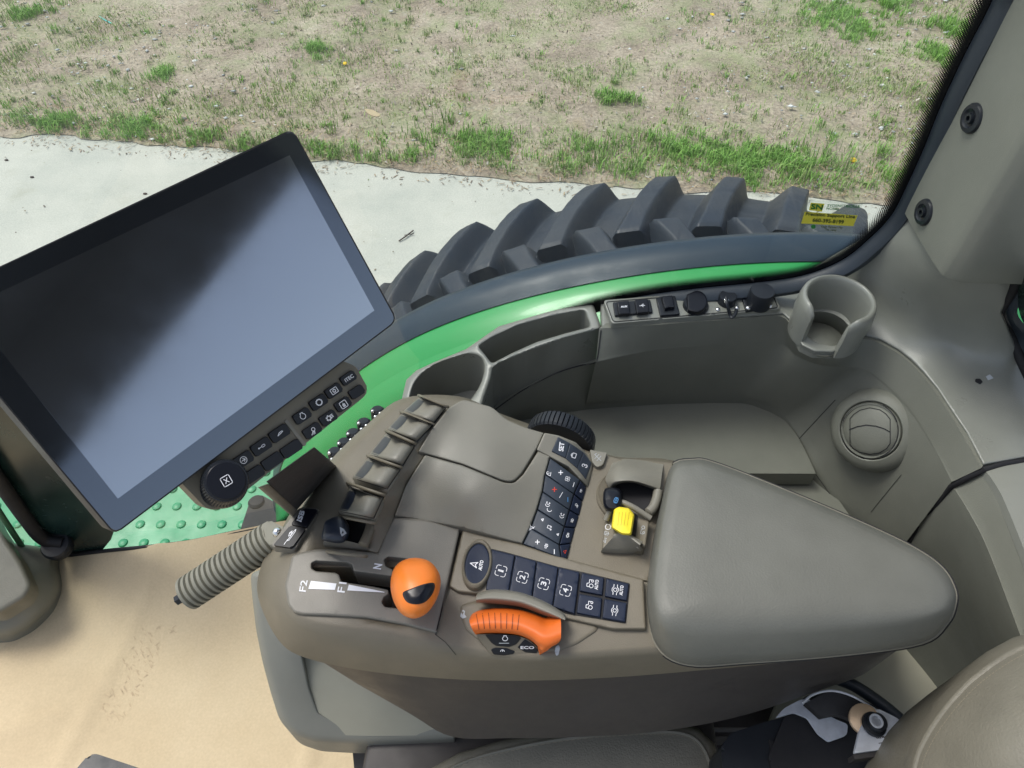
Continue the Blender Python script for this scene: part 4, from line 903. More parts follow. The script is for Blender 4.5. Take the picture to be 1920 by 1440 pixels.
# lids over the hump
zh = zfit([(740, 968, 2.018), (763, 905, 2.034), (797, 853, 2.046), (868, 872, 2.050), (945, 904, 2.046), (863, 990, 2.016), (979, 1019, 2.012), (1000, 940, 2.028), (1033, 856, 2.036), (841, 764, 2.055), (870, 748, 2.052), (922, 763, 2.050), (955, 791, 2.046), (1020, 811, 2.040), (1005, 844, 2.040), (974, 892, 2.042), (870, 930, 2.044), (920, 840, 2.054), (783, 845, 2.052), (812, 800, 2.055), (700, 1035, 2.014), (684, 1031, 2.012), (704, 977, 2.034), (722, 930, 2.048), (754, 876, 2.054), (780, 834, 2.057), (745, 925, 2.042), (765, 880, 2.050), (795, 812, 2.056), (835, 765, 2.058)])
la = sheet('upper_lid', rnd([(841, 765), (868, 749), (922, 763), (950, 787), (985, 802), (1020, 812), (1007, 840), (978, 888), (962, 903), (945, 902), (868, 870.5), (784, 847), (808, 806)], [2, 8, 8, 8, 8, 2, 4, 10, 8, 8, 4, 2, 2]), zh, M['lid'], ac, r=3, drop=.002, depth=.045, step=9)
lb = sheet('lower_lid', rnd([(797, 853), (868, 873), (945, 905), (964, 906), (981, 890), (1009, 846), (1031, 856), (1021, 890), (1016, 922), (1006, 955), (993, 990), (979, 1020), (863, 989), (740, 967), (762, 908)], [3, 3, 6, 6, 6, 2, 2, 0, 0, 0, 0, 2, 2, 2, 6]), zh, M['lid'], ac, r=3, drop=.002, depth=.028, step=9)
sheet('hump_rim', rnd([(740, 967), (709, 1038), (684, 1031), (704, 977), (722, 930), (754, 876), (780, 834), (814, 796), (838, 766), (842, 768), (784, 850), (797, 853), (762, 908)], 2), lambda x, y: zh(x, y)-.004, M['taupe'], ac, r=2, drop=.001, depth=.03, step=7)
# rocker levers: five closed barrel covers and fins, one open with a dark lever
def zside(x, y): return 0
CV = [((787, 744), (836, 765), (813, 794), (756, 771)), ((754, 774), (812, 797), (782, 828), (727, 804)), ((724, 812), (778, 836), (755, 873), (692, 852)),
      ((690, 858), (751, 880), (726, 917), (660, 896)), ((655, 913), (718, 934), (701, 972), (634, 958))]
def lerp(a, b, t): return tuple(a[i]+(b[i]-a[i])*t for i in range(len(a)))
for i, (a, b, c, d) in enumerate(CV):
    rows = []
    for t in (0, .10, .3, .7, .90, 1):
        L, Rr_ = lerp(a, d, t), lerp(b, c, t); r = []
        e = {0: .0065, .10: .0015, .90: .0015, 1: .0065}.get(t, 0)
        for s, z in ((0, 2.003), (.05, 2.022), (.17, 2.042), (.38, 2.057), (.65, 2.065), (.90, 2.062), (1, 2.052)):
            q = lerp(L, Rr_, s); r.append(tuple(K(q[0], q[1], z-e)))
        rows.append(r)
    lv = grid('lever_cover', rows, M['lid'], ac, 4, 2, back=(0, 0, -.012), smooth=50)
    P = []; Fq = []                                                  # dark glossy face on the front of each lever
    for k, s in enumerate(np.linspace(.01, .27, 9)):
        for j, t in enumerate(np.linspace(.06, .94, 9)):
            sx_ = s*(1-.18*(2*abs(t-.5))**2); q = lerp(lerp(a, d, t), lerp(b, c, t), sx_); P.append((q[0], q[1]))
    for k in range(8):
        for j in range(8): Fq.append((k*9+j, k*9+j+1, (k+1)*9+j+1, (k+1)*9+j))
    drape('lever_face', P, Fq, lv, M['leverglass'], lv, off=.0007)
    strokes([[lerp(a, b, .04), lerp(a, b, .5), lerp(a, b, 1.0), lerp(b, c, .5), c]], (0, 0), (1, 0), (0, 1), 1.6, lv, M['matte'], lv, 'lever_gap_shade', off=.0009)  # shadow of the fins in the gaps, painted as dark lines on the cover
    strokes([[lerp(d, c, .1), lerp(d, c, .5), lerp(d, c, .97)]], (0, 0), (1, 0), (0, 1), 1.2, lv, M['matte'], lv, 'lever_gap_shade', off=.0009)
FN = [((787, 742), (840, 763)), ((753, 772.5), (814, 796)), ((725, 808), (779, 832)), ((691, 855), (753, 877)), ((653, 906), (722, 929)), ((636, 963), (703, 976)), ((603, 1021), (683, 1030))]
for a, b in FN:
    P = []
    for s, z in ((-.04, 2.000), (.03, 2.024), (.15, 2.045), (.35, 2.058), (.6, 2.064), (.9, 2.063), (1.0, 2.058)):
        q = lerp(a, b, s); P.append(tuple(K(q[0], q[1], z-.0055)))
    if a[0] < 604: P = [(p[0], p[1], p[2]-.016) for p in P]
    if a[0] == 636: P = [(p[0], p[1], p[2]-.006) for p in P]
    tube('lever_fin', cr(P, 5, False), .0019, M['taupe'], ac, n=8)
# well and dark lever
wl = rnd([(648, 975), (700, 982), (684, 1024), (608, 1018), (602, 1000), (622, 976)], 6)
pk('lever_well', wl, 2.0035, .003, M['matte'], ac, 0)
wp = K(628, 1004, 2.0); R = []
for s, k in ((.1, 2.006), (.7, 2.008), (.95, 2.014), (1, 2.022), (.93, 2.030), (.75, 2.034), (.4, 2.0365), (.05, 2.037)):
    R.append([K(634+(x-634)*s, 993+(y-993)*s, k) for x, y in [tuple(q) for q in cr([(612, 976), (636, 968), (652, 980), (655, 1002), (642, 1018), (616, 1016), (603, 1010), (606, 990)], 4)]])
kb = rings('rocker_lever', R, M['leverglass'], ac, smooth=80); fill([(637, 988), (645, 992), (650, 1000), (641, 1006), (638, 1000)], kb, M['grey'], kb)
tube('well_side', cr([tuple(K(x, y, 2.022)) for x, y in ((697, 979), (693, 995), (687, 1010), (680, 1024))], 4, False), [.003]+[.006]*11+[.003], M['taupe'], ac)
grid('well_front', [[K(605, 1018, 2.012), K(640, 1020, 2.016), K(684, 1028, 2.012)], [K(612, 1010, 2.020), K(645, 1013, 2.024), K(690, 1024, 2.018)]], M['plate'], ac, back=(0, 0, -.01))
# ISB buttons
ib = pk('switch_bezel', rnd([(560, 951), (600, 953), (552, 1031), (507, 1024)], 6), 2.006, .012, M['plate'], ac, .002)
for nm, o4 in (('isb', [(568, 953), (596, 955), (574, 989), (545, 983)]), ('lock', [(544, 985), (573, 991), (547, 1027), (512, 1022)])):
    kk = pk('lock_button', rnd(o4, 4), 2.0095, .006, M['key'], ac, .0012)
    if nm == 'isb': text('ISB', (565, 979), (571.5, 960), (-8, -3), kk, M['white'], kk, bold=1.1)
    else: strokes([[(-9, -9), (-4, -4)], [(-4, -6), (5, 5), (8, 5), (8, 1), (0, -8), (-4, -6)], arc(-2, 4, 3, 0, 360, 8), [(-5, 2), (-5, 8), (0, 8), (0, 2)]], (545, 1004), (1.0, -.75), (.38, -1.1), 1.1, kk, M['white'], kk)
# climate / radio keypad, curving down to the right
O3 = lambda x, y: (760+x/3.692, 740+y/3.692)
Lp = [O3(*p) for p in [(1000, 436), (966, 550), (948, 672), (912, 795), (866, 925), (812, 1034)]]
Mp = [O3(*p) for p in [(1212, 592), (1168, 690), (1137, 800), (1102, 915), (1066, 1040), (1080, 1134)]]
Rp = [O3(*p) for p in [(1256, 640), (1228, 740), (1205, 840), (1178, 925), (1148, 1030), (1120, 1142)]]
zk = zfit([(*Lp[0], 2.034), (*Lp[3], 2.022), (*Lp[5], 2.012), (*Mp[0], 2.018), (*Mp[3], 2.014), (*Mp[5], 2.010), (*Rp[0], 2.006), (*Rp[3], 2.005), (*Rp[5], 2.006), (*O3(1130, 500), 2.028), (*O3(1050, 800), 2.022), (*O3(1040, 360), 2.038), (*O3(1240, 480), 2.014), (*O3(1290, 560), 2.006), (*O3(1180, 330), 2.034)])
sheet('keypad_base', [Lp[0], Mp[0], Rp[0], Rp[2], Rp[5], Mp[5], Lp[5], Lp[3]], lambda x, y: zk(x, y)-.0035, M['matte'], ac, r=2, drop=.001, depth=.03)
sheet('keypad_frame', rnd([O3(962, 264), O3(1060, 282), O3(1180, 330), O3(1250, 400), O3(1300, 480), O3(1262, 640), O3(1215, 590), O3(1130, 500), O3(1000, 432), O3(908, 384)], 3), lambda x, y: zk(x, y)+.0005, M['lid'], ac, r=3, drop=.002, depth=.03, step=7)
def quadkey(name, q, m, dz=.0, g=.8, r=2.2, par=ac):
    c = np.mean(np.array(q), 0); Q = []
    for p in q: v = np.array(p)-c; L = np.linalg.norm(v); Q.append(tuple(c+v*(1-g/L*1.3)))
    return sheet(name, rnd(Q, 2), lambda x, y: zk(x, y)+dz, m, par, r=r, drop=.0015, depth=.006, step=6)
UPL = np.array([-.95, -.33]); RTL = np.array([.33, -.95])   # lettering: reads upwards in view
def ic(nm, c, s, tgt, m=M['white'], wd=1.1, par=None): strokes(ICON[nm], c, RTL*s, UPL*s, wd, tgt, m, par or tgt)
for i in range(5):
    q = [Lp[i], Mp[i], Mp[i+1], Lp[i+1]]
    k = quadkey('keypad_button', q, M['keygrey'])
    f = lambda s, t: lerp(lerp(Lp[i], Mp[i], s), lerp(Lp[i+1], Mp[i+1], s), t)
    if i == 0: ic('seat', f(.1, .85), 5.5, k, wd=.9); strokes([[(-1, 0), (1, 0)], [(0, -1), (0, 1)]], f(.42, .35), (3.8, 0), (0, 3.8), 1.5, k, M['white'], k); ic('fan', f(.66, .42), 5.5, k, wd=.8); strokes([[(-.3, -1), (.3, 1)]], f(.88, .5), (4, 0), (0, -4), 1.4, k, M['white'], k)
    if i == 1: strokes([[(-1, 0), (1, 0)], [(0, -1), (0, 1)]], f(.38, .45), (4, 0), (0, 4), 1.6, k, M['red'], k); strokes([[(-.6, -1), (.6, 1)]], f(.62, .5), (5, 0), (0, -5), 1, k, M['white'], k); strokes([[(0, -1), (0, 1)]], f(.86, .5), (4, 0), (0, 4), 1.4, k, M['blue'], k)
    if i == 2: ic('phone', f(.28, .4), 5, k, wd=1); strokes([arc(0, 0, .9, 30, 200, 8)], f(.38, .6), (5, 0), (0, 5), 1, k, M['white'], k); ic('phone', f(.82, .5), 5, k, wd=1)
    if i == 3: ic('tri', f(.26, .3), 2.6, k, wd=1.2); ic('mute', f(.04, .98), 6, k, wd=.9); ic('note', f(.55, .45), 5.5, k, wd=1); ic('tri', f(.86, .55), 2.4, k, wd=1.2)
    if i == 4: strokes([[(-1, 0), (1, 0)], [(0, -1), (0, 1)]], f(.33, .55), (3.8, 0), (0, 3.8), 1.5, k, M['white'], k); ic('speaker', f(.58, .6), 4.5, k, wd=.9); strokes([[(0, -1), (0, 1)]], f(.82, .7), (4, 0), (0, 4), 1.6, k, M['white'], k)
    k2 = quadkey('side_button', [Mp[i], Rp[i], Rp[i+1], Mp[i+1]], M['keyblue'], r=2)
    f2 = lerp(lerp(Mp[i], Rp[i], .5), lerp(Mp[i+1], Rp[i+1], .5), .5)
    strokes(ICON[['wiper', 'lamp', 'light', 'star', 'tri'][i]], f2, RTL*4, UPL*3.2, .9, k2, M['red'] if i == 4 else M['white'], k2)
St = [O3(1056, 292), O3(1140, 335), O3(1235, 400), O3(1290, 472)]; Sb = [O3(1012, 392), O3(1110, 440), O3(1190, 510), O3(1250, 585)]
for i in range(3):
    k = sheet('set_button', rnd([St[i], St[i+1], Sb[i+1], Sb[i]], 1.5), lambda x, y: zk(x, y)+.0022, M['keygrey'], ac, r=2, drop=.001, depth=.005, step=6)
    c = np.mean([St[i], St[i+1], Sb[i+1], Sb[i]], 0)
    if i == 0: text('SET', c+(4, 8), c+(6, -8), (-8.5, -1.5), k, M['white'], k, bold=.8)
    elif i == 1: ic('lock', c, 6, k, wd=1.5)
    else: ic('snake', c, 6, k, wd=1.5)
# thumb wheel behind the keypad
A_, B_ = K(1060, 850, 2.0), K(1010, 1000, 2.0); wax = Vector((A_.x-B_.x, A_.y-B_.y, .0)).normalized()
wc = K(1046, 838, 1.985)
nv = 46*7
lathe('thumb_wheel', wc+wax*.004, wax, [(.03, -.003), (.0425, -.002), (.0445, .001), (.045, .010), (.044, .018), (.0415, .021), (.03, .022)], M['black'], ac, n=nv, ribs=46, rd=.003, ribrange=(-.001, .0215), smooth=25)
# right valley of the keypad and the small grey key
sheet('valley_floor', [(1108, 846), (1165, 862), (1262, 868), (1240, 960), (1215, 1090), (1060, 1052), (1075, 990), (1095, 920), (1105, 890)], 2.0035, M['taupe'], ac, r=2, drop=.001, depth=.01)
gk = sheet('valve_key', rnd([(1106, 843), (1139, 849), (1131, 872), (1119, 877), (1110, 866)], [2, 2, 5, 6, 2]), 2.010, M['lid'], ac, r=2, drop=.001, depth=.008)
strokes([[(-6, 6), (6, -6)], [(-6, -2), (2, 6)], [(-2, -6), (6, 3)], [(-6, 6), (-2, 8)]], (1121, 858), (1, 0), (0, -1), .8, gk, M['grey'], gk)
# knob pod: round collar, hood, black knob
zc_ = 2.006
lathe('pod_collar', K(1177, 936, zc_-.006), (0, 0, 1), [(.0375, -.01), (.0375, .008), (.0355, .0105), (.034, .0095), (.001, .009)], M['taupe'], ac, n=48)
pk('pod_opening', rnd([(1146, 926), (1152, 906), (1170, 894), (1190, 896), (1234, 917), (1236, 925), (1226, 962), (1205, 955), (1160, 945)], 4), 2.0118, .006, M['matte'], ac, 0)
hood = grid('pod_hood', [[K(1150, 868, 2.004), K(1175, 863, 2.004), K(1210, 866, 2.004), K(1244, 871, 2.004)],
                  [K(1141, 888, 2.014), K(1160, 878, 2.026), K(1195, 882, 2.028), K(1241, 890, 2.018)],
                  [K(1136, 902, 2.016), K(1155, 897, 2.036), K(1190, 899, 2.038), K(1238, 913, 2.024)],
                  [K(1142, 916, 2.016), K(1156, 905, 2.034), K(1190, 903, 2.036), K(1235, 918, 2.022)],
                  [K(1146, 922, 2.010), K(1160, 908, 2.014), K(1190, 906, 2.014), K(1233, 921, 2.012)]], M['lid'], ac, 6, 5, back=(0, .004, -.003), smooth=60)
R = []
for s, z in ((.9, 2.010), (1, 2.014), (1.0, 2.030), (.92, 2.036), (.7, 2.039), (.1, 2.0395)):
    R.append([K(1148+(x-1148)*s, 937+(y-937)*s, z) for x, y in [tuple(q) for q in cr([(1133, 918), (1148, 914), (1164, 920), (1167, 945), (1160, 958), (1140, 958), (1131, 945)], 4)]])
kn = rings('black_knob', R, M['key'], ac, smooth=50); strokes(ICON['hitch'], (1155, 938), RTL*5, UPL*5, 1, kn, M['blue'], kn)
tube('pod_side', cr([tuple(K(x, y, 2.020)) for x, y in ((1234, 918), (1231, 935), (1224, 952), (1214, 962))], 4, False), [.003]+[.0055]*11+[.003], M['lid'], ac)
# yellow switch in its wedge guard
W = [(1134, 976), (1145, 955), (1160, 943), (1176, 944), (1195, 955), (1218, 976), (1210, 1026), (1168, 1028), (1128, 1030)]
sheet('switch_guard', rnd(W, 4), zfit([(1134, 976, 2.012), (1160, 943, 2.014), (1218, 976, 2.022), (1210, 1026, 2.026), (1128, 1030, 2.008), (1165, 1000, 2.012)]), M['taupe'], ac, r=4, drop=.003, depth=.02, step=6)
tube('guard_ridge', cr([tuple(K(*p)) for p in ((1136, 975, 2.016), (1148, 952, 2.026), (1163, 942, 2.030), (1185, 950, 2.030), (1220, 972, 2.024))], 5, False), .0034, M['lid'], ac)
grid('guard_wedge', [[K(1128, 1031, 2.012), K(1165, 1034, 2.012), K(1207, 1031, 2.014)], [K(1150, 1006, 2.030), K(1170, 1002, 2.034), K(1200, 1022, 2.036)], [K(1152, 999, 2.028), K(1172, 998, 2.030), K(1206, 1016, 2.030)]], M['lid'], ac, 5, 4, back=(0, .002, -.012))
R = []
for s, z in ((.95, 2.012), (1, 2.020), (1.0, 2.038), (.96, 2.0415), (.85, 2.044), (.1, 2.0455)):
    R.append([K(1167+(x-1167)*s, 980+(y-980)*s, z) for x, y in [tuple(q) for q in rnd([(1151, 955), (1160, 950), (1180, 953), (1190, 966), (1184, 1004), (1166, 1003), (1146, 990)], 4)]])
ys = rings('yellow_switch', R, M['yellow'], ac, smooth=40)
strokes([[(1161+i*6.2, 960), (1158+i*6.0, 985)] for i in range(4)], (0, 0), (1, 0), (0, 1), .9, ys, mat('yellow_groove', (.55, .42, .02), .5), ys, 'grip_groove')
vf = bpy.data.objects['switch_guard']
fill(rnd([(1190, 962), (1196, 968), (1192, 1006), (1185, 1003)], 1), vf, M['matte'], ac, 'switch_gap', off=.001)
ax_ = [o for o in bpy.data.objects if o.name.startswith('valley_floor')][0]
strokes([arc(0, 0, 5, 0, 360, 12)], (1140, 988), (1, 0), (0, 1), 1, [vf, ax_], M['white'], ac); strokes([[(-4, -3), (4, -3), (4, 3), (-4, 3), (-4, -3)], [(-6, 0), (6, 0)]], (1137, 1000), (.9, .2), (-.2, .9), .9, [vf, ax_], M['grey'], ac); strokes([[(-4, 0), (4, 0)], [(-3, 5), (3, 9), (3, 3), (-3, 5)]], (1134, 1009), (.9, .2), (-.2, .9), 1, [vf, ax_], M['grey'], ac)
strokes([[(-7, -2), (-7, 3), (0, 3), (2, 0)], arc(5, 0, 3, 0, 360, 8), arc(-4, -3, 2, 0, 360, 8)], (1205, 994), (.2, -1), (-.9, -.2), .9, vf, M['grey'], ac)
# function button panel (auto, 1-4, tractor and axle keys)
zb4 = zfit([(867, 995, 2.010), (977, 1022, 2.012), (1209, 1086, 2.012), (1210, 1180, 2.008), (1060, 1150, 2.008), (900, 1110, 2.008), (845, 1110, 2.006)])
O4 = lambda x, y: (800+x/4, 980+y/4)
bz = sheet('button_bezel', rnd([(868, 993), (922, 1006), (978, 1021), (1060, 1047), (1207, 1086), (1209, 1130), (1212, 1180), (1150, 1180), (1060, 1160), (960, 1130), (905, 1115), (858, 1110), (842, 1100)], 4), zb4, M['taupe'], ac, r=4, drop=.003, depth=.014, step=9)
sheet('button_field', rnd([O4(485, 195), O4(600, 222), O4(985, 330), O4(1180, 372), O4(1330, 408), O4(1525, 455), O4(1495, 755), O4(1300, 722), O4(1040, 680), O4(900, 610), O4(450, 505)], 3), lambda x, y: zb4(x, y)+.0012, M['matte'], ac, r=1, drop=.0003, depth=.003)
dv = [((485, 195), (440, 508)), ((665, 240), (610, 560)), ((825, 285), (785, 600)), ((990, 330), (945, 635)), ((1150, 368), (1110, 690))]
for i in range(4):
    (a, b), (c, d) = dv[i], dv[i+1]
    q = [O4(*a), O4(*c), O4(*d), O4(*b)]
    ctr = np.mean(np.array(q), 0); Q = [tuple(ctr+(np.array(p)-ctr)*.965) for p in q]
    k = sheet('number_button', rnd(Q, 1.5), (lambda s: (lambda x, y: zb4(x, y)+.0040+.0012*(i % 2)))(0), M['keyblue'], ac, r=2, drop=.0012, depth=.004, step=8)
    c0 = O4(*[(557, 362), (718, 410), (878, 458), (1042, 508)][i])
    e1, e2 = np.array([.28, -.96]), np.array([-.96, -.28])
    hw_ = 1.5 if i == 0 else 3.6
    text(str(i+1), tuple(np.array(c0)-e1*hw_-e2*5), tuple(np.array(c0)+e1*hw_-e2*5), tuple(e2*10), k, M['white'], k, bold=.6)
    strokes([[(sx_*1, sy_*.22)]+[(sx_*a_, sy_*b2) for a_, b2 in arc(.62, .62, .38, 0, 90, 4)]+[(sx_*.22, sy_*1)] for sx_ in (1, -1) for sy_ in (1, -1)], c0, e1*9.8, e2*9.8, 1.0, k, M['white'], k)
sq = [([(1160, 372), (1335, 412), (1322, 548), (1142, 515)], 'tractor', 1), ([(1345, 414), (1522, 458), (1505, 590), (1332, 555)], 'axle', 1), ([(1140, 530), (1320, 563), (1306, 715), (1120, 680)], 'tractor', 0), ([(1330, 568), (1505, 600), (1492, 748), (1314, 718)], 'axle', 0)]
for q, nm, au in sq:
    Q = [O4(*p) for p in q]; ctr = np.mean(np.array(Q), 0); Q = [tuple(ctr+(np.array(p)-ctr)*.95) for p in Q]
    k = sheet('function_button', rnd(Q, 1.5), lambda x, y: zb4(x, y)+.0042, M['keyblue'], ac, r=2, drop=.0012, depth=.004, step=8)
    e1, e2 = np.array([.12, -.99]), np.array([-.99, -.12]); cc_ = ctr+e2*(3 if au else 0)
    strokes([[(a, b) for a, b in l] for l in ICON[nm]], cc_, e1*8*(-1 if nm == 'tractor' else 1), e2*8, 1.1, k, M['white'], k)
    if au: text('AUTO', tuple(ctr-e1*9-e2*12), tuple(ctr+e1*9-e2*12), tuple(e2*6), k, M['white'], k, bold=.5)
lathe('auto_ring', K(895, 1061, 2.008), (0, 0, 1), [(.0165, -.008), (.0165, .006), (.0158, .0082), (.0148, .009), (.0136, .008), (.0132, .006), (.001, .006)], M['taupe'], ac, n=56, sx=1, sy=1)
rg = bpy.data.objects['auto_ring']
_u, _v, _ = basis((0, 0, 1)); c0 = K(895, 1061, 2.008)
for v in rg.data.vertices:
    p = v.co+wloc(rg)-c0; q = Vector((p.x*1.0+.12*p.y, p.y*1.78, p.z)); v.co = q+c0-wloc(rg)
_bv.clear()
ab = sheet('auto_button', [tuple(p) for p in ell(895, 1060, 23.5, 41, 8, 40)], zfit([(870, 1060, 2.0155), (920, 1060, 2.0155), (895, 1020, 2.0155), (895, 1100, 2.0155), (895, 1060, 2.0145)]), M['keyblue'], ac, r=3, drop=.0015, depth=.004, step=7)
strokes(ICON['nav'], (889, 1058), np.array([.28, -.96])*7.5, np.array([-.96, -.28])*7.5, 1.6, ab, M['white'], ab)
text('AUTO', (903, 1070), (907, 1052), (-6, -1.6), ab, M['white'], ab, bold=.6)
# orange speed dial with hood, face and marks
def row(L, z): return [tuple(K(x, y, z)) for x, y in L]
sheet('dial_recess', rnd([(860, 1135), (895, 1125), (1060, 1150), (1110, 1160), (1125, 1180), (1080, 1210), (1040, 1222), (930, 1226), (870, 1180)], 12), 2.0025, M['taupe'], ac, r=8, drop=.003, depth=.006)
grid('dial_hood', [row([(896, 1112), (925, 1105), (975, 1110), (1022, 1128), (1058, 1150)], 2.012), row([(893, 1117), (925, 1109), (975, 1114), (1021, 1132), (1059, 1154)], 2.026), row([(893, 1121), (925, 1116), (975, 1121), (1021, 1139), (1060, 1160)], 2.030), row([(893, 1126), (925, 1124), (975, 1130), (1020, 1147), (1058, 1163)], 2.029), row([(893, 1130), (925, 1132), (975, 1138), (1018, 1153), (1054, 1164)], 2.015)], M['lid'], ac, 6, 5, back=(0, .002, -.004), smooth=70)
b_ = [(881, 1158), (887, 1150), (905, 1143), (940, 1140), (975, 1143), (1005, 1152), (1021, 1158), (1030, 1156), (1046, 1154)]
m1 = [(880, 1164), (889, 1158), (907, 1152), (941, 1149), (975, 1153), (1004, 1163), (1021, 1172), (1034, 1170), (1051, 1162)]
m2 = [(882, 1172), (891, 1169), (908, 1166), (941, 1165), (975, 1169), (1001, 1180), (1020, 1190), (1035, 1190), (1052, 1184)]
f1 = [(887, 1183), (895, 1182), (910, 1181), (940, 1181), (972, 1184), (997, 1194), (1014, 1206), (1030, 1209), (1050, 1202)]
f2 = [(891, 1189), (898, 1188), (912, 1187), (939, 1187), (970, 1190), (992, 1198), (1008, 1210), (1018, 1220), (1036, 1212)]
od = grid('speed_dial', [row(b_, 2.010), row(m1, 2.028), row(m2, 2.034), row(f1, 2.029), row(f2, 2.018)], M['orange2'], ac, 5, 6, back=(0, .004, -.012), smooth=60)
strokes([[(892+i*11.5+1, 1153-4*math.sin((i+1)/8*3.1)), (898+i*10.3, 1181-3*math.sin((i+1)/8*3.1))] for i in range(8)], (0, 0), (1, 0), (0, 1), 1.3, od, mat('dial_groove', (.16, .03, .005), .6), od, 'grip_groove')
df_ = prism('dial_face', [K(x, y, 2.019-(y-1187)*.0005) for x, y in rnd([(893, 1190), (912, 1189), (940, 1189), (970, 1192), (990, 1199), (1006, 1212), (1010, 1227), (985, 1230), (950, 1231), (925, 1228), (917, 1222)], 3)], (0, .002, -.015), M['taupe'], ac, .0008)
prism('dial_wall', [K(x, y, z) for x, y, z in ((1008, 1210, 2.019), (1018, 1220, 2.018), (1034, 1213, 2.015), (1026, 1220, 2.005), (1012, 1228, 2.0))], (0, .002, -.006), M['orange2'], ac, .001)
for nm, q in (('e', [(909, 1190), (940, 1189), (972, 1193), (978, 1196), (968, 1208), (955, 1213), (930, 1211), (922, 1206)]), ('eco', [(984, 1198), (1001, 1209), (1009, 1220), (1006, 1225), (985, 1223), (970, 1214)]), ('q', [(920, 1218), (928, 1214), (950, 1215), (966, 1221), (963, 1226), (945, 1229), (925, 1227)])):
    k = sheet('dial_button', rnd(q, 3), lambda x, y: 2.0198-(y-1187)*.0005, M['key'], ac, r=1.5, drop=.0006, depth=.003, step=5)
    if nm == 'e': strokes(ICON['engine'], (947, 1197), (6, 0), (0, -5), 1.3, k, M['white'], k); strokes([[(-1, 0), (1, 0)]], (945, 1206), (9, 0), (0, 1), 1.2, k, M['grey'], k)
    if nm == 'eco': text('ECO', (976, 1217), (1001, 1217), (0, -5), k, M['white'], k, bold=.6)
    if nm == 'q': strokes([arc(0, -.4, .8, 0, 180, 8), [(0, -.4), (0, .3)]], (942, 1220), (4.5, 0), (0, -4), 1.1, k, M['white'], k)
rc = bpy.data.objects['dial_recess']
fill([(864, 1150), (868, 1143), (872, 1146), (871, 1152), (875, 1157), (868, 1160), (863, 1156)], [rc, hs], M['grey'], ac, 'rabbit_mark'); fill(rnd([(1042, 1212), (1048, 1209), (1050, 1216), (1047, 1228), (1043, 1230), (1040, 1222)], 2), [rc, hs], M['grey'], ac, 'turtle_mark')
# orange shift handle
def egg(cx, cy, s, dy=0):
    return [(cx+(x-cx)*s, cy+dy+(y-cy)*s) for x, y in [tuple(q) for q in cr([(780, 1046), (806, 1053), (823, 1074), (826, 1098), (818, 1125), (800, 1150), (775, 1160), (752, 1150), (737, 1125), (732, 1095), (738, 1067), (755, 1051)], 4)]]
ho = []
for s, z, dy in ((.35, 2.015, 4), (.55, 2.022, 4), (.8, 2.030, 3), (.95, 2.040, 1), (1.0, 2.052, 0), (.985, 2.064, -1), (.93, 2.073, -2), (.82, 2.080, -3), (.65, 2.085, -4), (.4, 2.089, -5), (.1, 2.090, -5)): ho.append([K(x, y, z) for x, y in egg(779, 1103, s, dy)])
oh = rings('shift_handle', ho, M['orange'], ac, smooth=80)
tube('shift_stem', [K(762, 1108, 1.965), K(772, 1106, 2.03)], .007, M['matte'], ac)
sockp = [tuple(p) for p in cr([(755, 1112), (770, 1104), (795, 1095), (813, 1093), (815, 1103), (808, 1118), (795, 1130), (778, 1133), (762, 1128)], 5)]
def insert(name, sc_, m, off, rr=0):
    c = np.mean(np.array(sockp), 0); P = []; F = []
    R_ = [1, .92, .8, .6, .4, .2, .02]
    for s in R_: P += [tuple(c+(np.array(p)-c)*s*sc_) for p in sockp]
    n = len(sockp)
    for i in range(len(R_)-1):
        for j in range(n): F.append((i*n+j, i*n+(j+1) % n, (i+1)*n+(j+1) % n, (i+1)*n+j))
    return drape(name, P, F, oh, m, oh, off)
insert('thumb_recess', 1.0, M['matte'], .0006); th = insert('thumb_button', .86, M['key'], .0025); th.data.shade_smooth()
# padded rest
p0 = [(1268, 884), (1300, 876), (1335, 881), (1450, 925), (1600, 988), (1700, 1038), (1745, 1072), (1768, 1105), (1770, 1128), (1750, 1145), (1700, 1152), (1560, 1158), (1400, 1162), (1290, 1162), (1245, 1150), (1230, 1110), (1236, 1040), (1250, 950)]
p1 = [(1262, 876), (1300, 866), (1338, 872), (1453, 916), (1604, 980), (1708, 1030), (1760, 1067), (1784, 1104), (1786, 1130), (1770, 1153), (1712, 1172), (1570, 1185), (1400, 1192), (1285, 1192), (1234, 1172), (1220, 1115), (1227, 1035), (1243, 945)]
p2 = [(1259, 874), (1300, 862), (1340, 868), (1455, 912), (1607, 976), (1712, 1026), (1766, 1064), (1790, 1104), (1791, 1134), (1776, 1168), (1728, 1206), (1580, 1228), (1400, 1242), (1290, 1246), (1232, 1212), (1213, 1130), (1221, 1035), (1239, 942)]
mid = [((a+c)/2, (b+d)/2) for (a, b), (c, d) in zip(p0, p1)]
inn = [(a*.9+1450*.1, b*.9+1060*.1) for a, b in p0]; inn2 = [(a*.5+1450*.5, b*.5+1060*.5) for a, b in p0]
pd = rings('armrest_pad', [crr(inn2, 2.0625), crr(inn, 2.0615), crr(p0, 2.058), crr(mid, 2.0545), crr(p1, 2.044), crr([((a+2*c)/3, (b+2*d)/3) for (a, b), (c, d) in zip(p1, p2)], 2.024), crr(p2, 2.0), crr(p2, 1.990), crr([(a*.97+1450*.03, b*.97+1060*.03) for a, b in p2], 1.985)], M['pad'], ac, smooth=70)
tube('pad_gap', [K(p[0], p[1], 1.986) for p in cr([(a*1.004-1450*.004, b*1.004-1060*.004) for a, b in p2], 5)], .0022, M['matte'], ac, closed=True, n=6)
tube('pad_piping', [K(p[0], p[1], 2.0) for p in cr(p2, 5)], .0013, M['seat'], ac, closed=True, n=6)
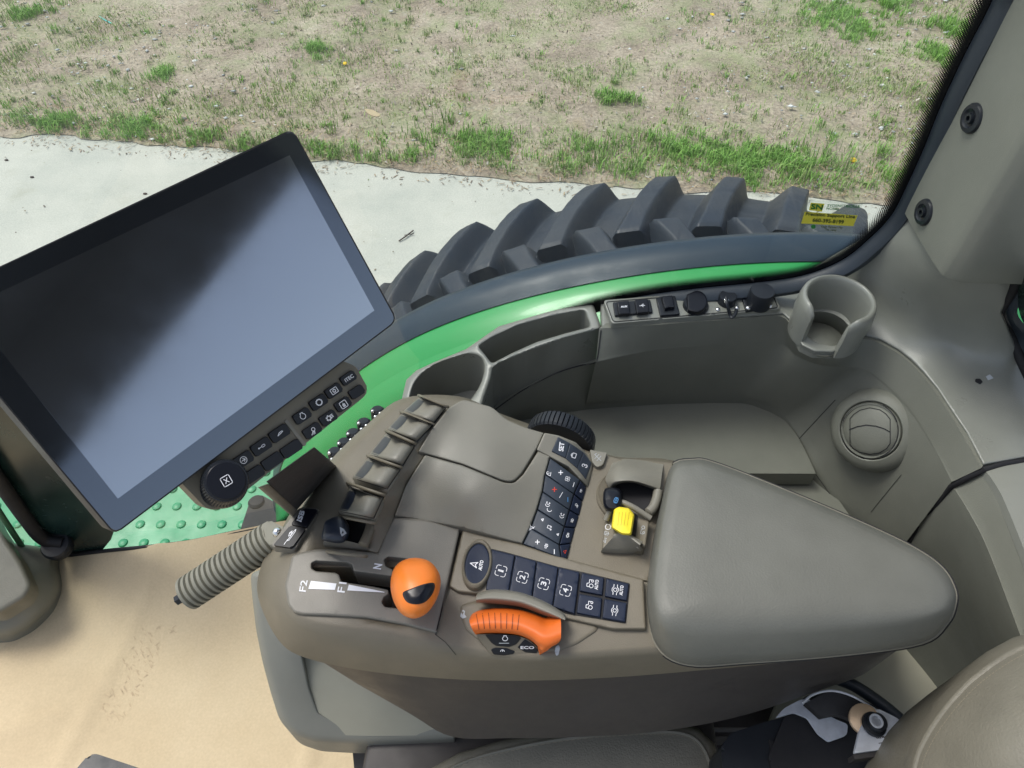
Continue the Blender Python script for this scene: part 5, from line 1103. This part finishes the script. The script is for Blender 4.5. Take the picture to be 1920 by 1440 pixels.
# connectors behind the housing
for x, y in ((624, 855), (642, 837), (659, 819), (679, 799), (705, 776)):
    q = thing('hydraulic_coupler', 'chrome tipped black coupler in the row behind the lever covers', 'coupler', K(x, y, 1.93), 'row of couplers behind the lever covers')
    c = K(x, y, 1.93); lathe('coupler_body', c+Vector((0, .006, -.02)), (0, .3, 1), [(.010, -.02), (.010, .016), (.007, .019), (.001, .0195)], M['black'], q, n=18)
    for dx, dy in ((-.005, .004), (.006, .0), (.0, -.006)): ball('chrome_tip', c+Vector((dx, dy, .001)), .0026, M['chrome'], q)
lab = ['lowest, next to the monitor arm', 'second from the monitor arm', 'middle one of the row', 'second from the top', 'topmost, beside the small cup holder']
for o, l in zip([o for o in bpy.data.objects if o.name.startswith('hydraulic_coupler')], lab): o['label'] = 'chrome tipped black coupler, '+l
# ================================================================== PEDESTAL
pe = thing('console_pedestal', 'grey console pedestal with inset lighter panel, standing on the cardboard', 'pedestal', (-.1, .2, FZ))
fo_ = [(470, 1075), (472, 1110), (480, 1180), (492, 1240), (508, 1300), (524, 1350), (548, 1378), (590, 1392), (665, 1396), (760, 1392), (852, 1386), (852, 1360), (1000, 1300), (900, 1050), (560, 1040)]
fo2 = rnd(fo_, [10, 10, 10, 10, 10, 14, 14, 10, 6, 6, 3, 3, 3, 3, 3])
hi = rnd([(566, 1225), (580, 1290), (597, 1336), (655, 1368), (760, 1366), (840, 1362), (900, 1340), (800, 1200), (600, 1180)], 4)
sheet('pedestal_frame', fo2, zfit([(470, 1075, 1.80), (492, 1240, 1.72), (548, 1378, 1.64), (665, 1396, 1.62), (852, 1386, 1.63), (560, 1240, 1.73), (600, 1340, 1.66), (900, 1050, 1.80), (1000, 1300, 1.70)]), M['pedestal'], pe, holes=[hi], r=14, hr=5, drop=.012, depth=.05, hdepth=.02, step=12, floor=False)
grid('inset_panel', [[K(555, 1200, 1.725), K(700, 1200, 1.72), K(900, 1200, 1.72)], [K(568, 1270, 1.70), K(700, 1290, 1.69), K(900, 1290, 1.69)], [K(590, 1375, 1.635), K(700, 1380, 1.63), K(900, 1376, 1.63)]], M['panel'], pe, back=(0, .01, -.02))
prism('column', [(-.22, .18, 1.6), (.30, .16, 1.6), (.30, .45, 1.6), (-.20, .45, 1.6)], (0, 0, -.43), M['lower'], pe, .01)
# ================================================================== RIBBED HANDLE
gh = thing('ribbed_handle', 'grey ribbed rubber covered handle with a black bolt at its end', 'handle', K(430, 1060, 1.93))
ga, gb = K(352, 1113, 1.90), K(512, 1008, 1.95); gax = (gb-ga); gl_ = gax.length; gax = gax.normalized()
prof = [(.006, -.001)]; nrb = 17; st_ = gl_/nrb
for i in range(nrb):
    z = i*st_; prof += [(.0185, z), (.0215, z+st_*.08), (.0215, z+st_*.58), (.0185, z+st_*.66), (.0175, z+st_*.7), (.0175, z+st_*.97)]
prof += [(.006, gl_)]
lathe('ribbed_sleeve', ga, gax, prof, M['grip'], gh, n=36, smooth=30)
lathe('end_washer', ga-gax*.005, gax, [(.002, -.001), (.0135, 0), (.0135, .005), (.002, .006)], M['black'], gh, n=24)
lathe('end_bolt', ga-gax*.016, gax, [(.002, 0), (.0065, .0), (.0065, .014), (.002, .015)], M['black'], gh, n=6, smooth=10)
prism('mount_block', [K(x, y, 1.965) for x, y in rnd([(488, 985), (505, 975), (535, 990), (528, 1015), (508, 1025), (495, 1010)], 4)], (0, 0, -.04), M['grip'], gh, .003)
ball('chrome_stud', K(520, 998, 1.985), .006, M['chrome'], gh)
# ================================================================== MONITOR
mo = thing('touchscreen_monitor', 'large tilted black touchscreen monitor with a strip of control keys, screen switched off', 'monitor', (-.2, .4, 2.1))
S_ = .30/.66884487
QP = [CAM+(Vector(p)-CAM) for p in ((-0.18790851, 0.56858972, 2.41083552), (-0.10978635, 0.49694263, 2.25309552), (-0.2843697, 0.25450873, 2.2804169), (-0.36249186, 0.32615582, 2.43815689))]
mn = (QP[1]-QP[0]).cross(QP[2]-QP[1]).normalized()
if mn.dot(CAM-QP[0]) < 0: mn = -mn
def MP(x, y, d=0): return KP(x, y, QP[1]+mn*d, mn)
mo_out = rnd([(549, 241), (746, 601), (215, 1003), (-148, 569)], 15, 6)
prism('housing_back', [MP(x, y, -.0012) for x, y in mo_out], -mn*.022, M['arm'], mo, .0015)
bzl = prism('glass_front', [MP(x, y) for x, y in rnd([(549, 245), (742.5, 600.5), (215.5, 999), (-144, 569.5)], 14, 6)], -mn*.0025, M['bezel'], mo, .0002)
sc_px = [(543, 291), (702, 582), (221, 935), (-62, 577)]
scr = prism('screen', [MP(x, y, .0004) for x, y in sc_px], -mn*.0006, M['screen'], mo, 0, smooth=0)
st_out = rnd([(340, 905), (383, 950), (402, 958), (424, 950), (683, 744), (691, 730), (668, 688), (656, 682), (640, 676)], [6, 6, 10, 10, 8, 10, 8, 6, 4])
D0 = -.008
stp = prism('key_strip', [MP(x, y, D0) for x, y in st_out], -mn*.016, M['taupe'], mo, .003)
_rowv = np.array([.81, -.585])
def kcap(c, L, W, d=D0):
    c = np.array(c); a = np.array([L/2*.83, -L/2*.56]); b = np.array([W/2*.55, W/2*.83]); return [tuple(c-a-b), tuple(c+a-b), tuple(c+a+b), tuple(c-a+b)]
O1 = lambda x, y: (320+x/3, 640+y/3)
keys = [((410, 668), 38, 22, 'arrow'), ((513, 592), 38, 22, 'cyl'), ((615, 518), 38, 22, 'leaf'), ((470, 750), 40, 21, None), ((575, 675), 40, 21, None), ((682, 605), 40, 21, None),
        ((743, 420), 33, 20, 'engine'), ((835, 343), 33, 20, 'gear'), ((920, 278), 31, 19, 'pto'), ((1003, 207), 29, 18, 'ITEC'), ((800, 503), 34, 20, 'lamp'), ((890, 432), 32, 20, 'star'), ((973, 355), 30, 19, 'man'), ((1050, 285), 28, 18, None)]
for c, L, W, nm in keys:
    c = O1(*c); q = rnd(kcap(c, L, W), 3.5)
    k = prism('control_key', [MP(x, y, D0+.003) for x, y in q], -mn*.004, M['key'], mo, .0012)
    e1, e2 = np.array([.83, -.56]), np.array([-.55, -.83])
    if nm == 'ITEC': text('iTEC', tuple(np.array(c)-e1*9+(2, 3)), tuple(np.array(c)+e1*9+(2, 3)), tuple(e2*6.5), k, M['white'], k, bold=.5)
    elif nm: strokes(ICON[nm], c, e1*6.5, e2*6.5, 1.2, k, M['white'], k)
dvp = [O1(640, 450), O1(655, 440), O1(765, 580), O1(750, 592)]
prism('strip_divider', [MP(x, y, D0+.001) for x, y in rnd(dvp, 2)], -mn*.002, M['plate'], mo, .0004)
kc = MP(418, 906, D0); kax = (mn*.8+Vector((0, -.1, .5))).normalized()
lathe('rotary_knob', kc, kax, [(.020, -.004), (.0195, .002), (.0178, .005), (.0175, .016), (.0160, .0185)], M['black'], mo, n=240, ribs=48, rd=.0008, ribrange=(.003, .017), smooth=30)
kf = lathe('knob_face', kc+kax*.0178, kax, [(.0150, 0), (.0150, .001), (.0142, .0018), (.0005, .0018)], M['key'], mo, n=48)
cpx = kc+kax*.0196; d = cpx-CAM; q = d/d.dot(FW); cpx = (960+q.dot(RT)*FPX, 720-q.dot(UP)*FPX)
strokes(ICON['x'], cpx, np.array([.86, -.5])*9, np.array([-.5, -.86])*9, 1.4, kf, M['white'], kf)
# arm
arm_t = [MP(500, 905, -.03), MP(592, 838, -.03), K(632, 873, 2.012), K(590, 915, 2.012), K(553, 962, 2.012)]
prism('support_arm', arm_t, ray(560, 900).normalized()*.03, M['arm'], mo, .003)
prism('arm_lit_side', [MP(486, 915, -.028), MP(505, 908, -.0295), K(559, 957, 2.0125), K(549, 970, 2.006)], ray(520, 940).normalized()*.03, M['taupe'], mo, .003)  # lit side of the dark arm, its light put into a lighter plastic colour
# ================================================================== FRONT LEFT TRIM AND DARK FRONT GLASS
fp = thing('front_post_trim', 'grey moulded trim at the foot of the front post on the left edge', 'trim', K(30, 1080, 1.4))
fo3 = rnd([(-80, 820), (0, 985), (22, 1018), (70, 1024), (110, 1040), (103, 1058), (112, 1090), (112, 1110), (98, 1135), (55, 1178), (20, 1193), (-80, 1200)], [2, 10, 6, 8, 8, 8, 10, 10, 14, 14, 10, 2])
sheet('trim_shell', fo3, zfit([(-80, 820, 1.36), (0, 985, 1.33), (70, 1024, 1.26), (110, 1040, 1.22), (112, 1100, 1.215), (55, 1178, 1.215), (-80, 1200, 1.25), (0, 1090, 1.31), (50, 1090, 1.30)]), M['pedestal'], fp, r=16, drop=.02, depth=.03, step=10)
sheet('trim_pad', rnd([(-90, 850), (-5, 985), (40, 1050), (62, 1098), (50, 1122), (0, 1152), (-90, 1160)], [2, 10, 12, 12, 10, 8, 2]), zfit([(-90, 850, 1.38), (-5, 985, 1.37), (40, 1050, 1.34), (62, 1098, 1.32), (0, 1152, 1.31), (-90, 1160, 1.32)]), M['seat'], fp, r=12, drop=.012, depth=.03)
fw = thing('front_corner_panel', 'dark glossy lower corner of the cab door seen under the monitor', 'door', KY(100, 900, .79))
prism('door_panel', [KY(x, y, .79) for x, y in ((-120, 600), (260, 880), (225, 960), (208, 1012), (190, 1034), (112, 1040), (60, 1010), (-120, 760))], (0, .006, 0), M['darkglass'], fw, .001)
tube('door_frame', cr([tuple(KY(x, y, .775)) for x, y in ((-60, 820), (0, 905), (50, 975), (80, 1010), (118, 1018))], 5, False), .014, M['matte'], fw)
tube('door_bar', cr([tuple(KY(x, y, .765)) for x, y in ((-60, 870), (0, 962), (45, 1030))], 5, False), .006, mat('dark_green_bar', (.04, .12, .06), .4), fw)
ball('door_bolt', KY(67, 989, .78), .012, M['rubber'], fw, s=(1, .4, 1))
lathe('hinge_cap', KY(105, 1022, .77), (.1, -.2, 1), [(.03, -.02), (.032, 0), (.028, .006), (.001, .008)], M['black'], fw, n=30)
# sill under the window along the bottom left
tube('window_sill_seal', cr([tuple(KY(x, y, .785)) for x, y in ((110, 1044), (195, 1033), (280, 1025), (360, 1015), (440, 998), (520, 982))], 4, False), .0045, M['matte'], win)
# ================================================================== SEAT
se = thing('operator_seat', 'brown grey vinyl operator seat with piped edges at the bottom of the picture', 'seat', (.2, 0, 1.4))
cpx_ = [(700, 1490), (800, 1445), (860, 1412), (940, 1388), (1030, 1372), (1120, 1362), (1200, 1357), (1270, 1356), (1310, 1366), (1340, 1395), (1352, 1440), (1365, 1500), (1380, 1700), (700, 1700)]
cz = 1.62
co = [K(x, y, cz) for x, y in cpx_]
cush = sheet('seat_cushion', cpx_, zfit([(700, 1490, 1.625), (1000, 1376, 1.635), (1270, 1356, 1.64), (1350, 1440, 1.635), (1000, 1500, 1.63), (1380, 1700, 1.63), (700, 1700, 1.62)]), M['seat'], se, r=13, drop=.010, depth=.10, step=12)
pipe = [(800, 1462), (880, 1425), (960, 1403), (1050, 1386), (1140, 1376), (1220, 1372), (1270, 1373), (1303, 1385), (1324, 1412), (1335, 1450), (1340, 1500)]
P = cr([tuple(bvh(cush).ray_cast(CAM, ray(x, y).normalized())[0]) for x, y in pipe], 6, False)
tube('cushion_piping', P, .0028, M['seat'], se, n=8)
stp_ = []
Lq = cr([(x-2, y+5) for x, y in pipe], 8, False); strokes([[tuple(Lq[i]), tuple(lerp(Lq[i], Lq[i+1], .6))] for i in range(0, len(Lq)-1)], (0, 0), (1, 0), (0, 1), 1.0, cush, M['stitch'], se, 'stitching')
bpx = [(1690, 1560), (1692, 1440), (1702, 1400), (1725, 1355), (1758, 1308), (1800, 1262), (1850, 1222), (1900, 1195), (1960, 1180), (2080, 1180), (2200, 1300), (2200, 1560)]
zbk = zfit([(1690, 1500, 1.92), (1720, 1370, 1.95), (1850, 1222, 2.0), (1960, 1180, 2.02), (2200, 1300, 2.05), (1850, 1400, 2.04), (2000, 1300, 2.08), (1950, 1560, 2.04), (2200, 1560, 2.08)])
bk = sheet('backrest', bpx, zbk, M['seat'], se, r=40, drop=.035, depth=.14, step=14)
pipe2 = [(1712, 1460), (1724, 1412), (1748, 1366), (1782, 1320), (1822, 1278), (1868, 1243), (1915, 1217), (1970, 1202)]
tube('backrest_piping', cr([tuple(bvh(bk).ray_cast(CAM, ray(x, y).normalized())[0]) for x, y in pipe2], 6, False), .0030, M['seat'], se, n=8)
Lq = cr([(x+10, y+8) for x, y in pipe2], 8, False); strokes([[tuple(Lq[i]), tuple(lerp(Lq[i], Lq[i+1], .6))] for i in range(0, len(Lq)-1)], (0, 0), (1, 0), (0, 1), 1.0, bk, M['stitch'], se, 'stitching')
pk('seat_base', rnd([(660, 1398), (850, 1390), (1360, 1350), (1400, 1500), (1380, 1700), (668, 1700), (664, 1440)], 4), 1.52, .2, M['lower'], se, .004)
tag(pk('seat_lever', rnd([(780, 1445), (794, 1414), (812, 1405), (838, 1420), (850, 1445), (820, 1460)], 6), 1.585, .02, M['black'], None, .005), 'small black paddle lever beside the seat cushion', 'lever')
# belt bracket, buckle, hose
bk_ = thing('seat_belt_bracket', 'zinc plated belt bracket with a black socket bolt beside the backrest', 'bracket', K(1630, 1350, 1.75))
pk('pivot_plate', rnd([(1602, 1412), (1612, 1368), (1625, 1342), (1645, 1328), (1680, 1345), (1705, 1364), (1692, 1400)], 5), 1.80, .006, M['steel'], bk_, .001)
plate2 = pk('arm_plate', rnd([(1455, 1345), (1470, 1328), (1500, 1312), (1518, 1310), (1530, 1330), (1570, 1350), (1590, 1358), (1588, 1378), (1555, 1390), (1535, 1375), (1515, 1345), (1490, 1335)], 5), 1.74, .006, M['steel'], bk_, .001)
lathe('washer', K(1622, 1349, 1.796), (-.1, -.1, 1), [(.0185, -.004), (.0185, .001), (.0170, .0020), (.001, .0022)], M['brass'], bk_, n=32)
lathe('socket_bolt', K(1639, 1358, 1.803), (.12, .0, 1), [(.0145, -.002), (.0142, .002), (.0105, .003), (.0105, .012), (.0095, .0128), (.0060, .0128), (.0055, .006), (.001, .006)], M['black'], bk_, n=32)
lathe('bolt_ring', K(1643, 1352, 1.8165), (.12, .0, 1), [(.0085, .0), (.0083, .0010), (.0062, .0010), (.0060, 0)], M['steel'], bk_, n=28)
grid('cover_plate', [[K(1510, 1318, 1.77), K(1560, 1296, 1.78), K(1600, 1312, 1.78), K(1650, 1340, 1.77)], [K(1540, 1345, 1.765), K(1570, 1340, 1.775), K(1600, 1350, 1.775), K(1625, 1360, 1.77)]], M['matte'], bk_, back=(0, 0, -.01))
tube('cover_rim', cr([tuple(K(x, y, 1.785)) for x, y in ((1505, 1318), (1525, 1302), (1560, 1295), (1600, 1306), (1650, 1336))], 5, False), .0015, M['steel'], bk_)
rs = random.Random(5); pp_ = bpy.data.objects['pivot_plate']
strokes([[(1643+i*3.3, 1382-i*.4+rs.uniform(-1, 1)), (1645+i*3.3, 1384-i*.4+rs.uniform(-1, 1))] for i in range(10)]+[[(1648+i*3.3, 1393-i*.5+rs.uniform(-1, 1)), (1650+i*3.3, 1394-i*.5+rs.uniform(-1, 1))] for i in range(11)], (0, 0), (1, 0), (0, 1), 1.6, pp_, M['matte'], bk_, 'stamped_marks')
pk('black_carrier', rnd([(1470, 1345), (1510, 1305), (1560, 1292), (1610, 1308), (1680, 1345), (1720, 1400), (1700, 1560), (1480, 1560), (1440, 1420)], 10), 1.725, .05, M['matte'], bk_, .004)
pk('lower_plate_edge', rnd([(1600, 1414), (1692, 1402), (1690, 1412), (1602, 1424)], 2), 1.795, .02, M['arm'], bk_, .001)
bu = thing('seat_belt_buckle', 'black plastic seat belt buckle housing beside the seat cushion', 'buckle', K(1450, 1400, 1.7))
pk('buckle_body', rnd([(1352, 1400), (1370, 1375), (1420, 1358), (1490, 1338), (1525, 1345), (1545, 1375), (1590, 1460), (1560, 1540), (1360, 1520)], 10), 1.72, .08, M['black'], bu, .008)
pk('buckle_side', rnd([(1508, 1348), (1528, 1350), (1572, 1440), (1590, 1520), (1560, 1520), (1530, 1430)], 5), 1.724, .01, M['rubber'], bu, .003)
pk('buckle_slot', rnd([(1440, 1386), (1500, 1410), (1520, 1440), (1450, 1440)], 4), 1.7225, .003, M['matte'], bu, .0005)
for i in range(6): pk('rib', [(1452+i*6, 1392+i*3), (1455+i*6, 1391+i*3), (1459+i*6, 1408+i*3), (1456+i*6, 1409+i*3)], 1.7245, .003, M['grey'], bu, 0)
tag(tube('cable_hose', cr([tuple(K(x, y, z)) for x, y, z in ((1560, 1270, 1.70), (1600, 1285, 1.70), (1650, 1318, 1.70), (1700, 1360, 1.70), (1740, 1400, 1.70))], 6, False), .0085, M['rubber']), 'black ribbed cable hose running behind the belt bracket', 'hose')
tag(pk('side_floor_panel', [(1440, 1360), (1540, 1120), (1650, 1070), (1750, 1200), (1800, 1310), (1810, 1440), (1690, 1430), (1560, 1400)], 1.60, .02, M['panel'], None, .001), 'flat grey green floor panel under the armrest tail', 'panel')
tag(box('wheel_house_cover', (-.2, .30, 1.2), (.62, .76, 1.58), M['lower'], None, .01), 'dark moulded cover under the side console', 'cover')
# ================================================================== ROOF (above and behind the camera)
rf = thing('cab_roof', 'rear part of the cab roof with grey headliner above the seat', 'roof', (.8, 0, 3.2))
box('headliner', (.60, -.80, 3.16), (1.04, .86, 3.20), M['liner'], rf, .01)
box('rear_header', (.99, -.80, 2.90), (1.04, .86, 3.165), M['liner'], rf, .01)
ld = thing('side_light_blocker', 'unseen grey panel added on the operator left to block low side light', 'door', (0, -.8, 1.17))
box('door_panel', (-1.3, -.82, 1.17), (.9, -.78, 1.5), M['pedestal'], ld, .01)  # out of view, added at the door side to keep side light off the console
for o in bpy.data.objects:
    if o.parent is None and o.type in ('MESH', 'EMPTY') and 'label' not in o.keys(): print('NOLABEL', o.name)
